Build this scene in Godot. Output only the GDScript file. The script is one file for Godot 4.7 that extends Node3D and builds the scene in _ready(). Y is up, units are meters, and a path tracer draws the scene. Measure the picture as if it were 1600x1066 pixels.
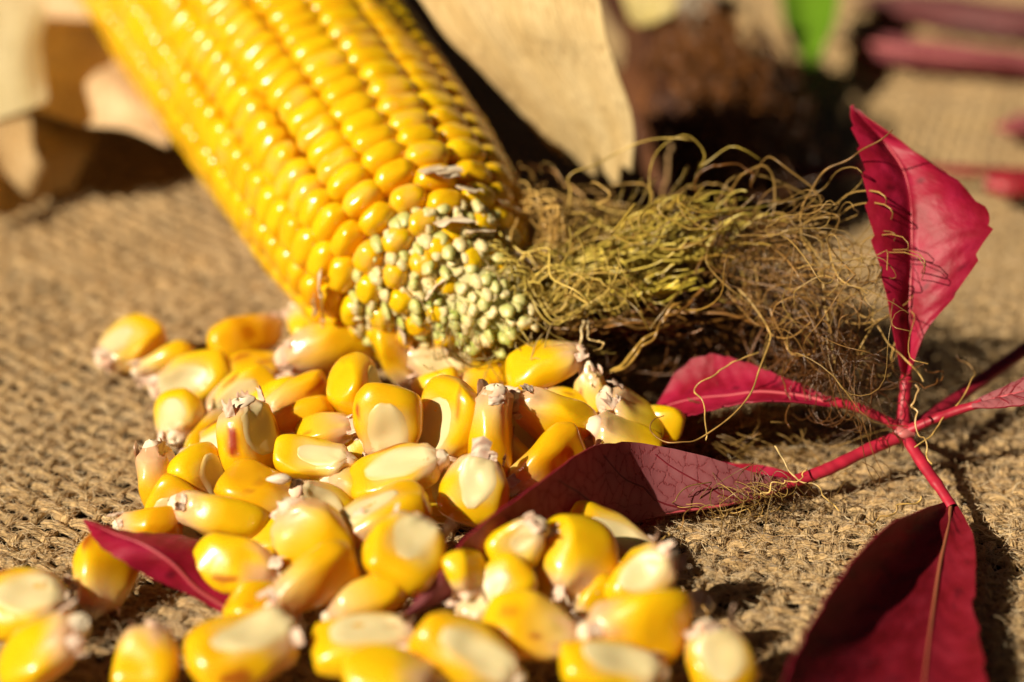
extends Node3D

# All shapes are modelled in millimetres and written out in metres.
const MM := 0.001

var noise := FastNoiseLite.new()
var rng := RandomNumberGenerator.new()
var used := {}
var M := {}
var yarn_base := -1.9


# ---------------------------------------------------------------- helpers
class Shape:
	var p := PackedVector3Array()
	var n := PackedVector3Array()
	var c := PackedColorArray()
	var t := PackedVector2Array()
	var i := PackedInt32Array()

	# a grid of points, row after row; smooth normals; front is du x dv (turned round by flip)
	func grid(q: PackedVector3Array, cols: int, wrap: bool, colors: PackedColorArray, uvs := PackedVector2Array(), flip := false) -> void:
		var rows := q.size() / cols
		var base := p.size()
		p.append_array(q)
		if colors.size() == q.size():
			c.append_array(colors)
		else:
			var one := PackedColorArray()
			one.resize(q.size())
			one.fill(colors[0] if colors.size() else Color.WHITE)
			c.append_array(one)
		if uvs.size() == q.size():
			t.append_array(uvs)
		else:
			var none := PackedVector2Array()
			none.resize(q.size())
			t.append_array(none)
		var sg := -1.0 if flip else 1.0
		for r in rows:
			var r0 := maxi(r - 1, 0) * cols
			var r1 := mini(r + 1, rows - 1) * cols
			for k in cols:
				var k0 := (k + cols - 1) % cols if wrap else maxi(k - 1, 0)
				var k1 := (k + 1) % cols if wrap else mini(k + 1, cols - 1)
				var m := (q[r * cols + k1] - q[r * cols + k0]).cross(q[r1 + k] - q[r0 + k])
				if m.length_squared() < 1e-14:
					n.append(Vector3.ZERO)
				else:
					n.append(m.normalized() * sg)
		for r in [0, rows - 1]:      # a pole takes the mean of the ring beside it
			var ring := base + (1 if r == 0 else rows - 2) * cols
			for k in cols:
				if n[base + r * cols + k] == Vector3.ZERO:
					var sum := Vector3.ZERO
					for z in cols:
						sum += n[ring + z]
					n[base + r * cols + k] = sum.normalized() if sum.length() > 1e-6 else n[ring + k]
		for r in rows - 1:
			for k in (cols if wrap else cols - 1):
				var a := base + r * cols + k
				var b := base + r * cols + (k + 1) % cols
				var d := a + cols
				var e := b + cols
				if p[a] != p[b]:
					i.append_array(PackedInt32Array([a, b, e] if flip else [a, e, b]))
				if p[d] != p[e]:
					i.append_array(PackedInt32Array([a, e, d] if flip else [a, d, e]))

	func mesh(m: Material) -> ArrayMesh:
		var arr := []
		arr.resize(Mesh.ARRAY_MAX)
		var q := PackedVector3Array()
		q.resize(p.size())
		for k in p.size():
			q[k] = p[k] * 0.001
		arr[Mesh.ARRAY_VERTEX] = q
		arr[Mesh.ARRAY_NORMAL] = n
		arr[Mesh.ARRAY_COLOR] = c
		arr[Mesh.ARRAY_TEX_UV] = t
		arr[Mesh.ARRAY_INDEX] = i
		var out := ArrayMesh.new()
		out.add_surface_from_arrays(Mesh.PRIMITIVE_TRIANGLES, arr)
		out.surface_set_material(0, m)
		return out


func numbered(called: String) -> String:
	var k: int = used.get(called, 0)
	used[called] = k + 1
	return called if k == 0 else "%s_%03d" % [called, k]


func put(called: String, m: Mesh, parent: Node = self) -> MeshInstance3D:
	var o := MeshInstance3D.new()
	o.name = numbered(called) if parent == self else called
	o.mesh = m
	parent.add_child(o, true)
	return o


func build(called: String, s: Shape, m: Material, parent: Node = self) -> MeshInstance3D:
	return put(called, s.mesh(m), parent)


func tag(o: Node, label: String, category: String, group := "") -> Node:
	o.set_meta("label", label)
	o.set_meta("category", category)
	if group != "":
		o.set_meta("group", group)
	return o


func thing(called: String, label: String, category: String, group := "", at := Vector3.ZERO) -> Node3D:
	var o := Node3D.new()
	o.name = numbered(called)
	add_child(o)
	o.position = at * MM
	tag(o, label, category, group)
	return o


func smooth(a: float, b: float, x: float) -> float:
	var u := clampf((x - a) / (b - a), 0.0, 1.0)
	return u * u * (3.0 - 2.0 * u)


func spline(q: Array, u: float) -> Vector3:
	var s := clampf(u, 0.0, 1.0) * (q.size() - 1)
	var k := mini(int(s), q.size() - 2)
	var f := s - k
	var b: Vector3 = q[k]
	var c: Vector3 = q[k + 1]
	var a: Vector3 = q[k - 1] if k > 0 else b * 2.0 - c
	var d: Vector3 = q[k + 2] if k + 2 < q.size() else c * 2.0 - b
	return b.cubic_interpolate(c, a, d, f)


# a round string along points; radius and colour may change along it
func tube(s: Shape, q: PackedVector3Array, r0: float, r1: float, sides: int, c0: Color, c1: Color, flat := 1.0, lumps := 0.0) -> void:
	var pts := PackedVector3Array()
	var cs := PackedColorArray()
	var last := q.size() - 1
	var side := Vector3.UP.cross(q[1] - q[0])
	if side.length() < 0.001 * (q[1] - q[0]).length():
		side = Vector3.RIGHT
	side = side.normalized()
	for k in q.size():
		var dir := (q[mini(k + 1, last)] - q[maxi(k - 1, 0)]).normalized()
		side = (side - dir * side.dot(dir)).normalized()
		var up := dir.cross(side)
		var u := float(k) / last
		var r := lerpf(r0, r1, u)
		if lumps > 0.0:
			r *= 1.0 + lumps * noise.get_noise_3dv(q[k] * 22.0)
		var col := c0.lerp(c1, u)
		for z in sides:
			var a := TAU * z / sides
			pts.append(q[k] + side * (cos(a) * r) + up * (sin(a) * r * flat))
			cs.append(col if lumps == 0.0 else col * (1.0 + 2.4 * lumps * noise.get_noise_3dv(q[k] * 30.0 + Vector3(a * 9.0, 0, 0))))
	s.grid(pts, sides, true, cs)


func along(q: Array, count: int) -> PackedVector3Array:
	var out := PackedVector3Array()
	for k in count:
		out.append(spline(q, float(k) / (count - 1)))
	return out


func gradient(stops: Array) -> Gradient:
	var g := Gradient.new()
	var off := PackedFloat32Array()
	var col := PackedColorArray()
	for st in stops:
		off.append(st[0])
		col.append((st[1] as Color).linear_to_srgb())
	g.offsets = off
	g.colors = col
	return g


func noise_map(size: int, freq: float, seed_: int, stops: Array, kind := FastNoiseLite.TYPE_SIMPLEX_SMOOTH, octaves := 4) -> NoiseTexture2D:
	var t := NoiseTexture2D.new()
	t.width = size
	t.height = size
	t.seamless = true
	t.generate_mipmaps = false
	var f := FastNoiseLite.new()
	f.noise_type = kind
	f.frequency = freq
	f.seed = seed_
	f.fractal_octaves = octaves
	if kind == FastNoiseLite.TYPE_CELLULAR:
		f.cellular_return_type = FastNoiseLite.RETURN_DISTANCE2_SUB
		f.fractal_type = FastNoiseLite.FRACTAL_NONE
		f.cellular_jitter = 0.9
		f.domain_warp_enabled = true
		f.domain_warp_amplitude = 22.0
		f.domain_warp_frequency = 0.022
	t.noise = f
	if stops.size():
		t.color_ramp = gradient(stops)
	return t


func mat(rough: float, more := {}) -> StandardMaterial3D:
	var m := StandardMaterial3D.new()
	m.vertex_color_use_as_albedo = true
	m.roughness = rough
	m.cull_mode = BaseMaterial3D.CULL_DISABLED
	for k in more:
		m.set(k, more[k])
	return m


# stripes along V with a little wander: fibre of yarn, ribs of husk
func fibre_map(w: int, h: int, lean: float, fine: float, lo: Color, hi: Color, seed_: int) -> ImageTexture:
	var im := Image.create(w, h, false, Image.FORMAT_RGB8)
	var f := FastNoiseLite.new()
	f.seed = seed_
	f.frequency = 1.0
	f.fractal_octaves = 3
	for y in h:
		var b := TAU * y / h
		for x in w:
			# wrapped both ways by walking round two circles
			var a := TAU * (float(x) / w + lean * y / h)
			var v := f.get_noise_3d(cos(a) * fine, sin(a) * fine, 1.3 * cos(b) + 7.0)
			v = clampf(v * 1.3 + 0.5, 0.0, 1.0)
			im.set_pixel(x, y, lo.lerp(hi, v).linear_to_srgb())
	return ImageTexture.create_from_image(im)


func materials() -> void:
	M.hull = mat(0.3, {"heightmap_enabled": true, "heightmap_scale": 0.0022, "heightmap_texture": noise_map(256, 0.02, 15, []), "subsurf_scatter_enabled": true, "subsurf_scatter_strength": 0.3, "clearcoat_enabled": true, "clearcoat": 0.25, "clearcoat_roughness": 0.14})
	M.germ = mat(0.42, {"subsurf_scatter_enabled": true, "subsurf_scatter_strength": 0.15})
	M.cap = mat(0.8)
	M.chaff = mat(0.55, {"backlight_enabled": true, "backlight": Color(0.5, 0.42, 0.34)})
	M.cob_kernel = mat(0.25, {"subsurf_scatter_enabled": true, "subsurf_scatter_strength": 0.2, "clearcoat_enabled": true, "clearcoat": 0.35, "clearcoat_roughness": 0.15})
	M.core = mat(0.85)
	M.silk = mat(0.32, {"backlight_enabled": true, "backlight": Color(0.35, 0.33, 0.25)})
	M.yarn = mat(0.85, {"albedo_texture": fibre_map(64, 128, 0.0, 3.6, Color(0.40, 0.35, 0.27), Color(1.0, 0.98, 0.94), 3), "heightmap_enabled": true, "heightmap_scale": 0.03, "heightmap_texture": fibre_map(64, 128, 0.0, 3.6, Color(0, 0, 0), Color(1, 1, 1), 3), "rim_enabled": true, "rim": 0.25, "rim_tint": 0.6})
	M.fuzz = mat(0.5, {"backlight_enabled": true, "backlight": Color(0.5, 0.45, 0.35)})
	M.table = mat(0.9, {"albedo_texture": noise_map(256, 0.03, 8, [[0.2, Color(0.03, 0.017, 0.008)], [0.8, Color(0.07, 0.04, 0.02)]]), "uv1_triplanar": true, "uv1_scale": Vector3.ONE * 12.0})
	var leaf := {"backlight_enabled": true, "backlight": Color(0.96, 0.52, 0.3), "heightmap_enabled": true, "heightmap_scale": 0.01}
	var cells := noise_map(512, 0.036, 21, [[0.0, Color(0.2, 0.2, 0.2)], [0.07, Color(0.95, 0.95, 0.95)], [1.0, Color(1, 1, 1)]], FastNoiseLite.TYPE_CELLULAR)
	M.leaf_top = mat(0.5, leaf.merged({"albedo_texture": noise_map(512, 0.012, 31, [[0.15, Color(0.36, 0.007, 0.03)], [0.5, Color(0.47, 0.011, 0.055)], [0.85, Color(0.56, 0.02, 0.085)]]), "heightmap_texture": noise_map(256, 0.05, 77, [])}))
	M.leaf_under = mat(0.55, leaf.merged({"albedo_texture": noise_map(512, 0.036, 21, [[0.0, Color(0.27, 0.04, 0.05)], [0.02, Color(0.32, 0.06, 0.07)], [0.05, Color(0.46, 0.14, 0.165)], [1.0, Color(0.56, 0.21, 0.24)]], FastNoiseLite.TYPE_CELLULAR), "heightmap_texture": cells}))
	M.stalk = mat(0.45, {"subsurf_scatter_enabled": true, "subsurf_scatter_strength": 0.05})
	M.vein = mat(0.5)
	M.husk = mat(0.7, {"albedo_texture": fibre_map(256, 64, 0.0, 9.0, Color(0.8, 0.75, 0.66), Color(1, 1, 0.98), 9), "heightmap_enabled": true, "heightmap_scale": 0.018, "heightmap_texture": fibre_map(256, 64, 0.0, 9.0, Color(0, 0, 0), Color(1, 1, 1), 9), "backlight_enabled": true, "backlight": Color(0.3, 0.25, 0.15)})
	M.green = mat(0.4, {"backlight_enabled": true, "backlight": Color(0.7, 0.9, 0.3)})


# ---------------------------------------------------------------- burlap
var lean_table := PackedFloat32Array()

func lean(u: float) -> float:      # how far the weft has been pulled towards the camera at u
	var s := clampf((u + 400.0) / 2.0, 0.0, lean_table.size() - 2.0)
	return lerpf(lean_table[int(s)], lean_table[int(s) + 1], s - int(s))


func cloth(u: float, v: float) -> Vector3:
	var k := lerpf(-0.55, -0.28, smooth(-110.0, 90.0, u))
	var x := u + k * v
	var z := v + lean(u)
	return Vector3(x, ground(x, z), z)


func ground(x: float, z: float) -> float:
	return yarn_base + 0.5 * noise.get_noise_2d(x * 1.4, z * 1.4) + 0.4 * noise.get_noise_2d(x * 0.5 + 90.0, z * 0.5)


func seen(q: Vector3) -> bool:     # the piece of cloth that is built: what the photograph shows and a margin
	if q.z > 104.0 or q.z < -235.0:
		return false
	return absf(q.x) < 46.0 + 0.2325 * (74.0 + (297.0 - q.z) * 0.883)


func yarn(called: String, weft: bool, number: int, pitch: float, parent: Node, into: Shape = null) -> bool:
	var v := number * pitch
	var from := 1e9
	var to := -1e9
	var a := -380.0
	while a < 380.0:
		var q := cloth(a, v) if weft else cloth(v, a)
		if seen(q):
			from = minf(from, a)
			to = maxf(to, a)
		a += 4.0
	if to - from < 6.0:
		return false
	var s := into if into else Shape.new()
	var sides := 8
	var pts := PackedVector3Array()
	var nor := PackedVector3Array()
	var cs := PackedColorArray()
	var uvs := PackedVector2Array()
	var thick := rng.randf_range(0.62, 0.95) if weft else rng.randf_range(0.5, 0.8)
	var own := Color(0.68, 0.475, 0.225) * rng.randf_range(0.82, 1.12)
	own = own.lerp(Color(0.60, 0.46, 0.26), rng.randf() * 0.6)
	var turn := rng.randf() * TAU
	var wander := rng.randf() * 900.0
	var sign_ := 1.0 if weft else -1.0
	a = from
	while true:
		var drift := 0.34 * pitch * noise.get_noise_2d(a * 3.0, wander) + 0.14 * noise.get_noise_2d(a * 9.0, wander + 50.0)
		var q := cloth(a, v + drift) if weft else cloth(v + drift, a)
		var e := cloth(a + 0.5, v + drift) if weft else cloth(v + drift, a + 0.5)
		var wave := PI * (a / pitch + number)
		q.y += sign_ * 0.3 * cos(wave) + 0.26 * noise.get_noise_2d(a * 14.0, wander)
		var dir := (e - q)
		dir.y = 0.0
		dir = dir.normalized()
		var slope := -sign_ * 0.3 * PI / pitch * sin(wave)
		var fwd := (dir + Vector3(0, slope, 0)).normalized()
		var side := Vector3.UP.cross(dir)
		var up := fwd.cross(side)
		var r := thick * (1.0 + 0.24 * noise.get_noise_2d(a * 6.0, wander + 20.0))
		var tw := turn + a * 1.5
		for z in sides:
			var b := TAU * z / sides
			var rr := r * (1.0 + 0.13 * cos(2.0 * b - tw) + 0.09 * cos(3.0 * b + tw * 1.7))
			var nn := side * cos(b) + up * sin(b)
			pts.append(q + side * (cos(b) * rr * 1.18) + up * (sin(b) * rr * 0.68))
			nor.append(nn)
			uvs.append(Vector2(float(z) / sides + a * 0.06, a / 9.0))
			cs.append(own)
		var d := 74.0 + (297.0 - q.z) * 0.883
		if a >= to:
			break
		a = minf(a + (pitch / 6.0 if d > 262.0 and d < 352.0 else pitch / 3.2), to)
	# seam column so that the texture wraps cleanly is not needed: the map repeats
	var base := s.p.size()
	s.p.append_array(pts)
	s.n.append_array(nor)
	s.c.append_array(cs)
	s.t.append_array(uvs)
	for r in pts.size() / sides - 1:
		for z in sides:
			var i0 := base + r * sides + z
			var i1 := base + r * sides + (z + 1) % sides
			s.i.append_array(PackedInt32Array([i0, i1 + sides, i1, i0, i0 + sides, i1 + sides]))
	if into == null:
		build(called, s, M.yarn, parent)
	return true


func burlap() -> void:
	lean_table.resize(402)
	var z := 0.0
	for k in 402:
		lean_table[k] = z
		z += 2.0 * lerpf(1.0, 0.26, smooth(-80.0, 60.0, -400.0 + 2.0 * k))
	var zero := lean(0.0)
	for k in 402:
		lean_table[k] -= zero
	var root := thing("burlap_cloth", "coarse woven tan burlap cloth spread under everything", "cloth")
	var pitch := 2.45
	var extra := Shape.new()
	var list := []
	for weft in [true, false]:
		for k in range(-135, 136):
			# nearness to the camera decides which yarns are pieces of their own
			var best := -1e9
			for step in range(-90, 91):
				var q := cloth(step * 4.0, k * pitch) if weft else cloth(k * pitch, step * 4.0)
				if seen(q):
					best = maxf(best, q.z)
			if best > -1e8:
				list.append([best, weft, k])
	list.sort_custom(func(a, b): return a[0] > b[0])
	for k in list.size():
		if k < 290:
			yarn("yarn", list[k][1], list[k][2], pitch, root)
		else:
			yarn("", list[k][1], list[k][2], pitch, root, extra)
	if extra.p.size():
		build("far_yarns", extra, M.yarn, root).set_meta("kind", "stuff")
	fuzz(root)


func fuzz(root: Node) -> void:
	for kind in 5:
		var s := Shape.new()
		var q := []
		var dir := Vector3(1, 0.25, 0)
		var at := Vector3.ZERO
		for k in 5:
			q.append(at)
			at += dir * 0.25
			dir = (dir + Vector3(rng.randf_range(-0.7, 0.7), rng.randf_range(-0.45, 0.5), rng.randf_range(-0.9, 0.9))).normalized()
		tube(s, along(q, 11), (0.012 if kind < 3 else 0.02), 0.007, 3, Color.WHITE, Color.WHITE)
		var mm := MultiMesh.new()
		mm.transform_format = MultiMesh.TRANSFORM_3D
		mm.use_colors = true
		mm.mesh = s.mesh(M.fuzz)
		mm.instance_count = 10000
		for k in mm.instance_count:
			var z := lerpf(-60.0, 92.0, pow(rng.randf(), 0.8))
			var half := 18.0 + 0.2325 * (74.0 + (297.0 - z) * 0.883)
			var x := rng.randf_range(-half, half)
			var b := Basis(Vector3.UP, rng.randf() * TAU) * Basis(Vector3.RIGHT, rng.randf_range(-1.2, 1.2))
			b = b.scaled(Vector3.ONE * rng.randf_range(1.6, 4.6) * pow(rng.randf(), 0.4))
			mm.set_instance_transform(k, Transform3D(b, Vector3(x, ground(x, z) + rng.randf_range(0.4, 1.7), z) * MM))
			mm.set_instance_color(k, Color(0.85, 0.72, 0.48).lerp(Color(0.5, 0.3, 0.12), rng.randf()))
		var o := MultiMeshInstance3D.new()
		o.name = "loose_fibres"
		o.multimesh = mm
		root.add_child(o, true)
		o.set_meta("kind", "stuff")


# ---------------------------------------------------------------- loose kernels
const CREAM := Color(0.76, 0.56, 0.25)
const GERM := Color(0.72, 0.59, 0.32)
const PINK := Color(0.66, 0.36, 0.25)
const YELLOW := Color(0.85, 0.50, 0.007)
const ORANGE := Color(0.79, 0.36, 0.006)
const RED := Color(0.26, 0.018, 0.012)

func outline(t: float, low: float) -> float:
	var w := lerpf(low, 1.0, pow(sin(clampf(t / 0.62, 0.0, 1.0) * PI / 2.0), 0.85))
	w *= lerpf(0.62, 1.0, smooth(0.0, 0.13, t))
	if t > 0.6:
		w *= pow(maxf(0.0, 1.0 - pow((t - 0.6) / 0.4, 2.5)), 1.0 / 2.4)
	return w


# one kernel: tip towards -y, crown towards +y, germ on +z; how: germ 0..1, pale 0..1, orange 0..1, red 0..1, chaff 0..3, cap 0..1
func kernel(label: String, at: Vector3, turn: Vector3, size: Vector3, how := {}) -> void:
	var root := thing("corn_kernel", label, "corn kernel", "corn kernels spilled in front of the cob", at)
	root.rotation_degrees = turn
	var g := RandomNumberGenerator.new()
	g.seed = hash(label)
	var l := size.x
	var w := size.y / 2.0
	var d := size.z / 2.0
	var ex := 2.0 / g.randf_range(2.3, 3.3)
	var low := g.randf_range(0.38, 0.54)
	var bend := g.randf_range(-0.02, 0.14) * l
	var skew := g.randf_range(-0.12, 0.12) * w
	var off := g.randf() * 500.0
	var orange: float = how.get("orange", g.randf() * 0.7)
	var pale: float = how.get("pale", 0.3)
	var red: float = how.get("red", g.randf() * 0.5)
	var germ: float = how.get("germ", 1.0)
	var dent: float = how.get("dent", 0.0)
	var flank := g.randf_range(0.0, 0.16)
	var blots := []     # red streaks under the skin
	for m in int(red * 4.0 + 0.5):
		blots.append([g.randf_range(-0.85, 0.85) if germ == 0.0 else signf(g.randf() - 0.5) * g.randf_range(0.62, 0.95), g.randf_range(0.35, 0.78), g.randf_range(0.45, 0.95), g.randf() < (0.3 if germ == 0.0 else 0.9), g.randf_range(0.06, 0.2), g.randf_range(0.08, 0.2) * (1.3 if red > 0.9 else 1.0)])
	var cuts := []      # flats where the neighbours on the cob pressed
	for m in 5:
		var cn := Vector3(signf(g.randf() - 0.5) * g.randf_range(0.5, 1.0), g.randf_range(-0.15, 0.35), g.randf_range(-1.0, 0.8)).normalized()
		if m == 0:
			cn = Vector3(g.randf_range(-0.4, 0.4), 1.0, g.randf_range(-0.5, 0.5)).normalized()
		var reach_ := sqrt(pow(cn.x * w, 2.0) + pow(cn.y * l * 0.5, 2.0) + pow(cn.z * d, 2.0))
		cuts.append([cn, reach_ * g.randf_range(0.78, 0.98)])
	var place := func(t: float, xf: float, zf: float) -> Vector3:
		# xf, zf: on the unit outline of the cross-section
		var ww := w * outline(t, low)
		var dd := d * outline(minf(1.0, t * 0.97 + 0.03), low * 1.25)
		var x := xf * ww
		var z := zf * dd
		if xf > 0.6:
			x -= flank * ww * (xf - 0.6)
		if zf > 0.0:
			z *= 1.0 - (0.16 + dent) * exp(-pow((t - 0.36) / 0.26, 2.0) - pow(xf / 0.5, 2.0))
		var q := Vector3(x + skew * t, (t - 0.5) * l, z + bend * (t - 0.5) * (t - 0.5) * 2.0)
		q += Vector3(noise.get_noise_3d(q.x * 5.0 + off, q.y * 5.0, q.z * 5.0), 0.5 * noise.get_noise_3d(q.x * 6.0, q.y * 6.0 + off, q.z * 6.0), noise.get_noise_3d(q.x * 5.0, q.y * 5.0, q.z * 5.0 + off)) * 0.75
		var crease := 0.5 * smooth(0.34, 0.05, t)
		if crease > 0.0:
			q += Vector3(noise.get_noise_3d(q.x * 26.0 + off, q.y * 12.0, q.z * 26.0), 0, noise.get_noise_3d(q.x * 26.0, q.y * 12.0 + off, q.z * 26.0)) * crease
		for cut in cuts:
			var over: float = q.dot(cut[0]) - cut[1]
			if over > 0.0:
				q -= (cut[0] as Vector3) * (over * 0.55)
		return q
	var tint := func(t: float, xf: float, front: bool) -> Color:
		var blotch: float = noise.get_noise_3d(xf * 30.0 + off, t * 40.0, 9.0)
		var col := YELLOW.lerp(ORANGE, clampf(orange + 0.5 * blotch, 0.0, 1.0))
		var clear := smooth(0.26 + 0.46 * pale, -0.02, t + 0.12 * blotch)
		col = col.lerp(CREAM, clear * 0.78)
		col = col.lerp(PINK, 0.7 * smooth(0.34, 0.04, t + 0.25 * noise.get_noise_2d(xf * 55.0 + off, t * 25.0)))
		if front and germ > 0.0:
			col = col.lerp(CREAM, 0.5 * smooth(0.75, 0.45, absf(xf)) * smooth(0.78, 0.55, t))
		for b in blots:
			if b[3] == front:
				var reach2: float = pow((xf - b[0]) / b[4], 2.0) + pow((t - b[1]) / b[5], 2.0) - 2.4 * noise.get_noise_2d(xf * 190.0 + off, t * 55.0 + b[0] * 90.0) + 0.5 * absf(xf - b[0] - 0.5 * (t - b[1])) / b[4]
				col = col.lerp(RED, b[2] * smooth(1.7, 0.2, reach2))
		return col
	# hull
	var cols := 32
	var rows := 30
	var q := PackedVector3Array()
	var cs := PackedColorArray()
	for r in rows:
		var t := sin(float(r) / (rows - 1) * PI / 2.0) if r > rows / 2 else 0.7071 * r / (rows / 2 + 0.0)
		t = minf(t, 1.0)
		for k in cols:
			var a := TAU * k / cols
			var ca := cos(a)
			var sa := sin(a)
			var xf := signf(ca) * pow(absf(ca), ex)
			var zf := signf(sa) * pow(absf(sa), ex)
			q.append(place.call(t, xf, zf))
			cs.append(tint.call(t, xf, zf > 0.0))
	var hull := Shape.new()
	var uvs := PackedVector2Array()
	for k in q.size():
		uvs.append(Vector2(absf(2.0 * (k % cols) / cols - 1.0) * 1.2 + off, q[k].y / 9.0))
	hull.grid(q, cols, true, cs, uvs, true)
	build("hull", hull, M.hull, root)
	# germ: a pale shield lying in the front face
	if germ > 0.0:
		q = PackedVector3Array()
		cs = PackedColorArray()
		var top := lerpf(0.52, 0.76, germ) + g.randf_range(-0.04, 0.04)
		var wide := lerpf(0.5, 0.80, germ)
		for r in 20:
			var t := 0.03 + (top - 0.03) * (1.0 - pow(1.0 - r / 19.0, 1.6))
			var half := wide * pow(maxf(0.0, 1.0 - pow(t / top, 3.2)), 0.55) * (1.0 + 0.09 * noise.get_noise_2d(t * 70.0, off))
			for k in 15:
				var u := k / 7.0 - 1.0
				var xf := u * half
				var zf := pow(1.0 - pow(absf(xf), 2.0 / ex), ex / 2.0)
				var edge := minf(1.0 - absf(u), minf(1.0, (top - t) / 0.07))
				var p: Vector3 = place.call(t, xf, zf)
				p.z += lerpf(-0.1, 0.1 + 0.1 * noise.get_noise_2d(xf * 60.0 + off, t * 60.0), smooth(0.0, 0.45, edge))
				q.append(p)
				var col: Color = (tint.call(t, xf, true) as Color).lerp(GERM, smooth(0.0, 0.55, edge + 0.3 * noise.get_noise_2d(xf * 40.0, t * 60.0 + off)))
				col = col.lerp(CREAM * 0.9, 0.5 * smooth(0.1, 0.45, noise.get_noise_2d(xf * 30.0 + off, t * 14.0)))
				col = col.lerp(PINK, 0.4 * smooth(0.14, 0.02, t))
				cs.append(col)
		var patch := Shape.new()
		patch.grid(q, 15, false, cs, PackedVector2Array(), false)
		build("germ", patch, M.germ, root)
	# tip cap: the stub that sat in the cob
	var cap: float = how.get("cap", 0.7)
	q = PackedVector3Array()
	cs = PackedColorArray()
	var long := 0.4 + 1.35 * cap
	for r in 9:
		var f := r / 8.0
		for k in 16:
			var a := TAU * k / 16.0
			var rr := lerpf(1.04, 0.42, f * f) if r < 8 else 0.0
			rr *= 1.0 + 0.45 * noise.get_noise_3d(cos(a) * 14.0 + off, sin(a) * 14.0, f * 30.0)
			var e: Vector3 = place.call(0.04, cos(a), sin(a))
			var mid: Vector3 = place.call(0.04, 0.0, 0.0)
			var p := mid + (e - mid) * rr
			p.y -= f * long + (0.3 * noise.get_noise_2d(k * 30.0, off) if r > 5 else 0.0) - 0.25
			q.append(p)
			var col := Color(0.84, 0.74, 0.55).lerp(PINK, clampf(0.6 - 0.6 * f + 0.9 * noise.get_noise_3d(cos(a) * 20.0 + off, sin(a) * 20.0, f * 25.0), 0.0, 0.8))
			cs.append(col)
	var stub := Shape.new()
	stub.grid(q, 16, true, cs)
	build("tip_cap", stub, M.cap, root)
	# chaff: torn papery flakes round the tip
	var flakes := int(how.get("chaff", g.randi_range(1, 3)))
	if flakes > 0:
		var s := Shape.new()
		for m in flakes + 1:
			var a0 := g.randf() * TAU
			var span := g.randf_range(0.35, 0.8)
			var reach := g.randf_range(0.7, 2.3)
			var flare := g.randf_range(-0.3, 0.7)
			q = PackedVector3Array()
			cs = PackedColorArray()
			for r in 7:
				for k in 6:
					var a := a0 + span * (k / 5.0 - 0.5)
					var torn := 1.0 + 0.55 * noise.get_noise_2d(k * 60.0 + m * 77.0, off)
					var f := r / 6.0 * torn
					var e: Vector3 = place.call(0.11, cos(a) * 1.05, sin(a) * 1.05)
					var out := Vector3(cos(a), 0, sin(a))
					e += Vector3(0, -f * reach, 0) + out * (0.12 + flare * f * f + 0.25 * noise.get_noise_3d(k * 30.0, r * 20.0, off + m))
					q.append(e)
					cs.append(Color(0.86, 0.75, 0.60).lerp(Color(0.66, 0.36, 0.26), clampf(0.35 + 0.8 * noise.get_noise_2d(k * 22.0 + off, r * 18.0), 0.0, 0.8)))
			s.grid(q, 6, false, cs)
			for k in q.size():     # the other side, a sheet 0.08 mm thick
				q[k] += Vector3(0, 0, 0.001) - (q[k] - Vector3(0, q[k].y, 0)).normalized() * 0.08
			s.grid(q, 6, false, cs, PackedVector2Array(), true)
		build("chaff", s, M.chaff, root)


func crumb(label: String, at: Vector3, size: float, stretch: Vector3) -> void:
	var s := Shape.new()
	var q := PackedVector3Array()
	var cs := PackedColorArray()
	for r in 10:
		for k in 14:
			var th := PI * r / 9.0
			var ph := TAU * k / 14.0
			var n := Vector3(sin(th) * cos(ph), cos(th), sin(th) * sin(ph))
			var f: float = 1.0 + 0.5 * noise.get_noise_3dv(n * 18.0 + at)
			q.append(n * stretch * size * f)
			cs.append(Color(0.83, 0.76, 0.6).lerp(Color(0.7, 0.48, 0.36), clampf(0.3 + noise.get_noise_3dv(n * 25.0 + at * 3.0), 0.0, 0.7)))
	s.grid(q, 14, true, cs)
	var o := build("chaff_flake", s, M.cap)
	o.position = at * MM
	tag(o, label, "chaff", "pale bits of chaff among the kernels")


# ---------------------------------------------------------------- cob
func cob_radius(s: float) -> float:     # s: millimetres from the very tip
	var table := [[0.0, 2.0], [2.5, 4.6], [8.0, 7.4], [13.0, 11.5], [18.0, 15.4], [25.0, 18.4], [42.0, 20.3], [75.0, 21.9], [112.0, 23.6], [182.0, 24.6], [230.0, 23.5]]
	for k in table.size() - 1:
		if s <= table[k + 1][0]:
			return lerpf(table[k][1], table[k + 1][1], (s - table[k][0]) / (table[k + 1][0] - table[k][0]))
	return 23.0


func spine(axis: Vector3, s: float) -> Vector3:
	return axis * s + Vector3(0.95, 0.15, -0.3) * (6.0 * pow(maxf(0.0, 18.0 - s) / 18.0, 1.6))


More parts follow.
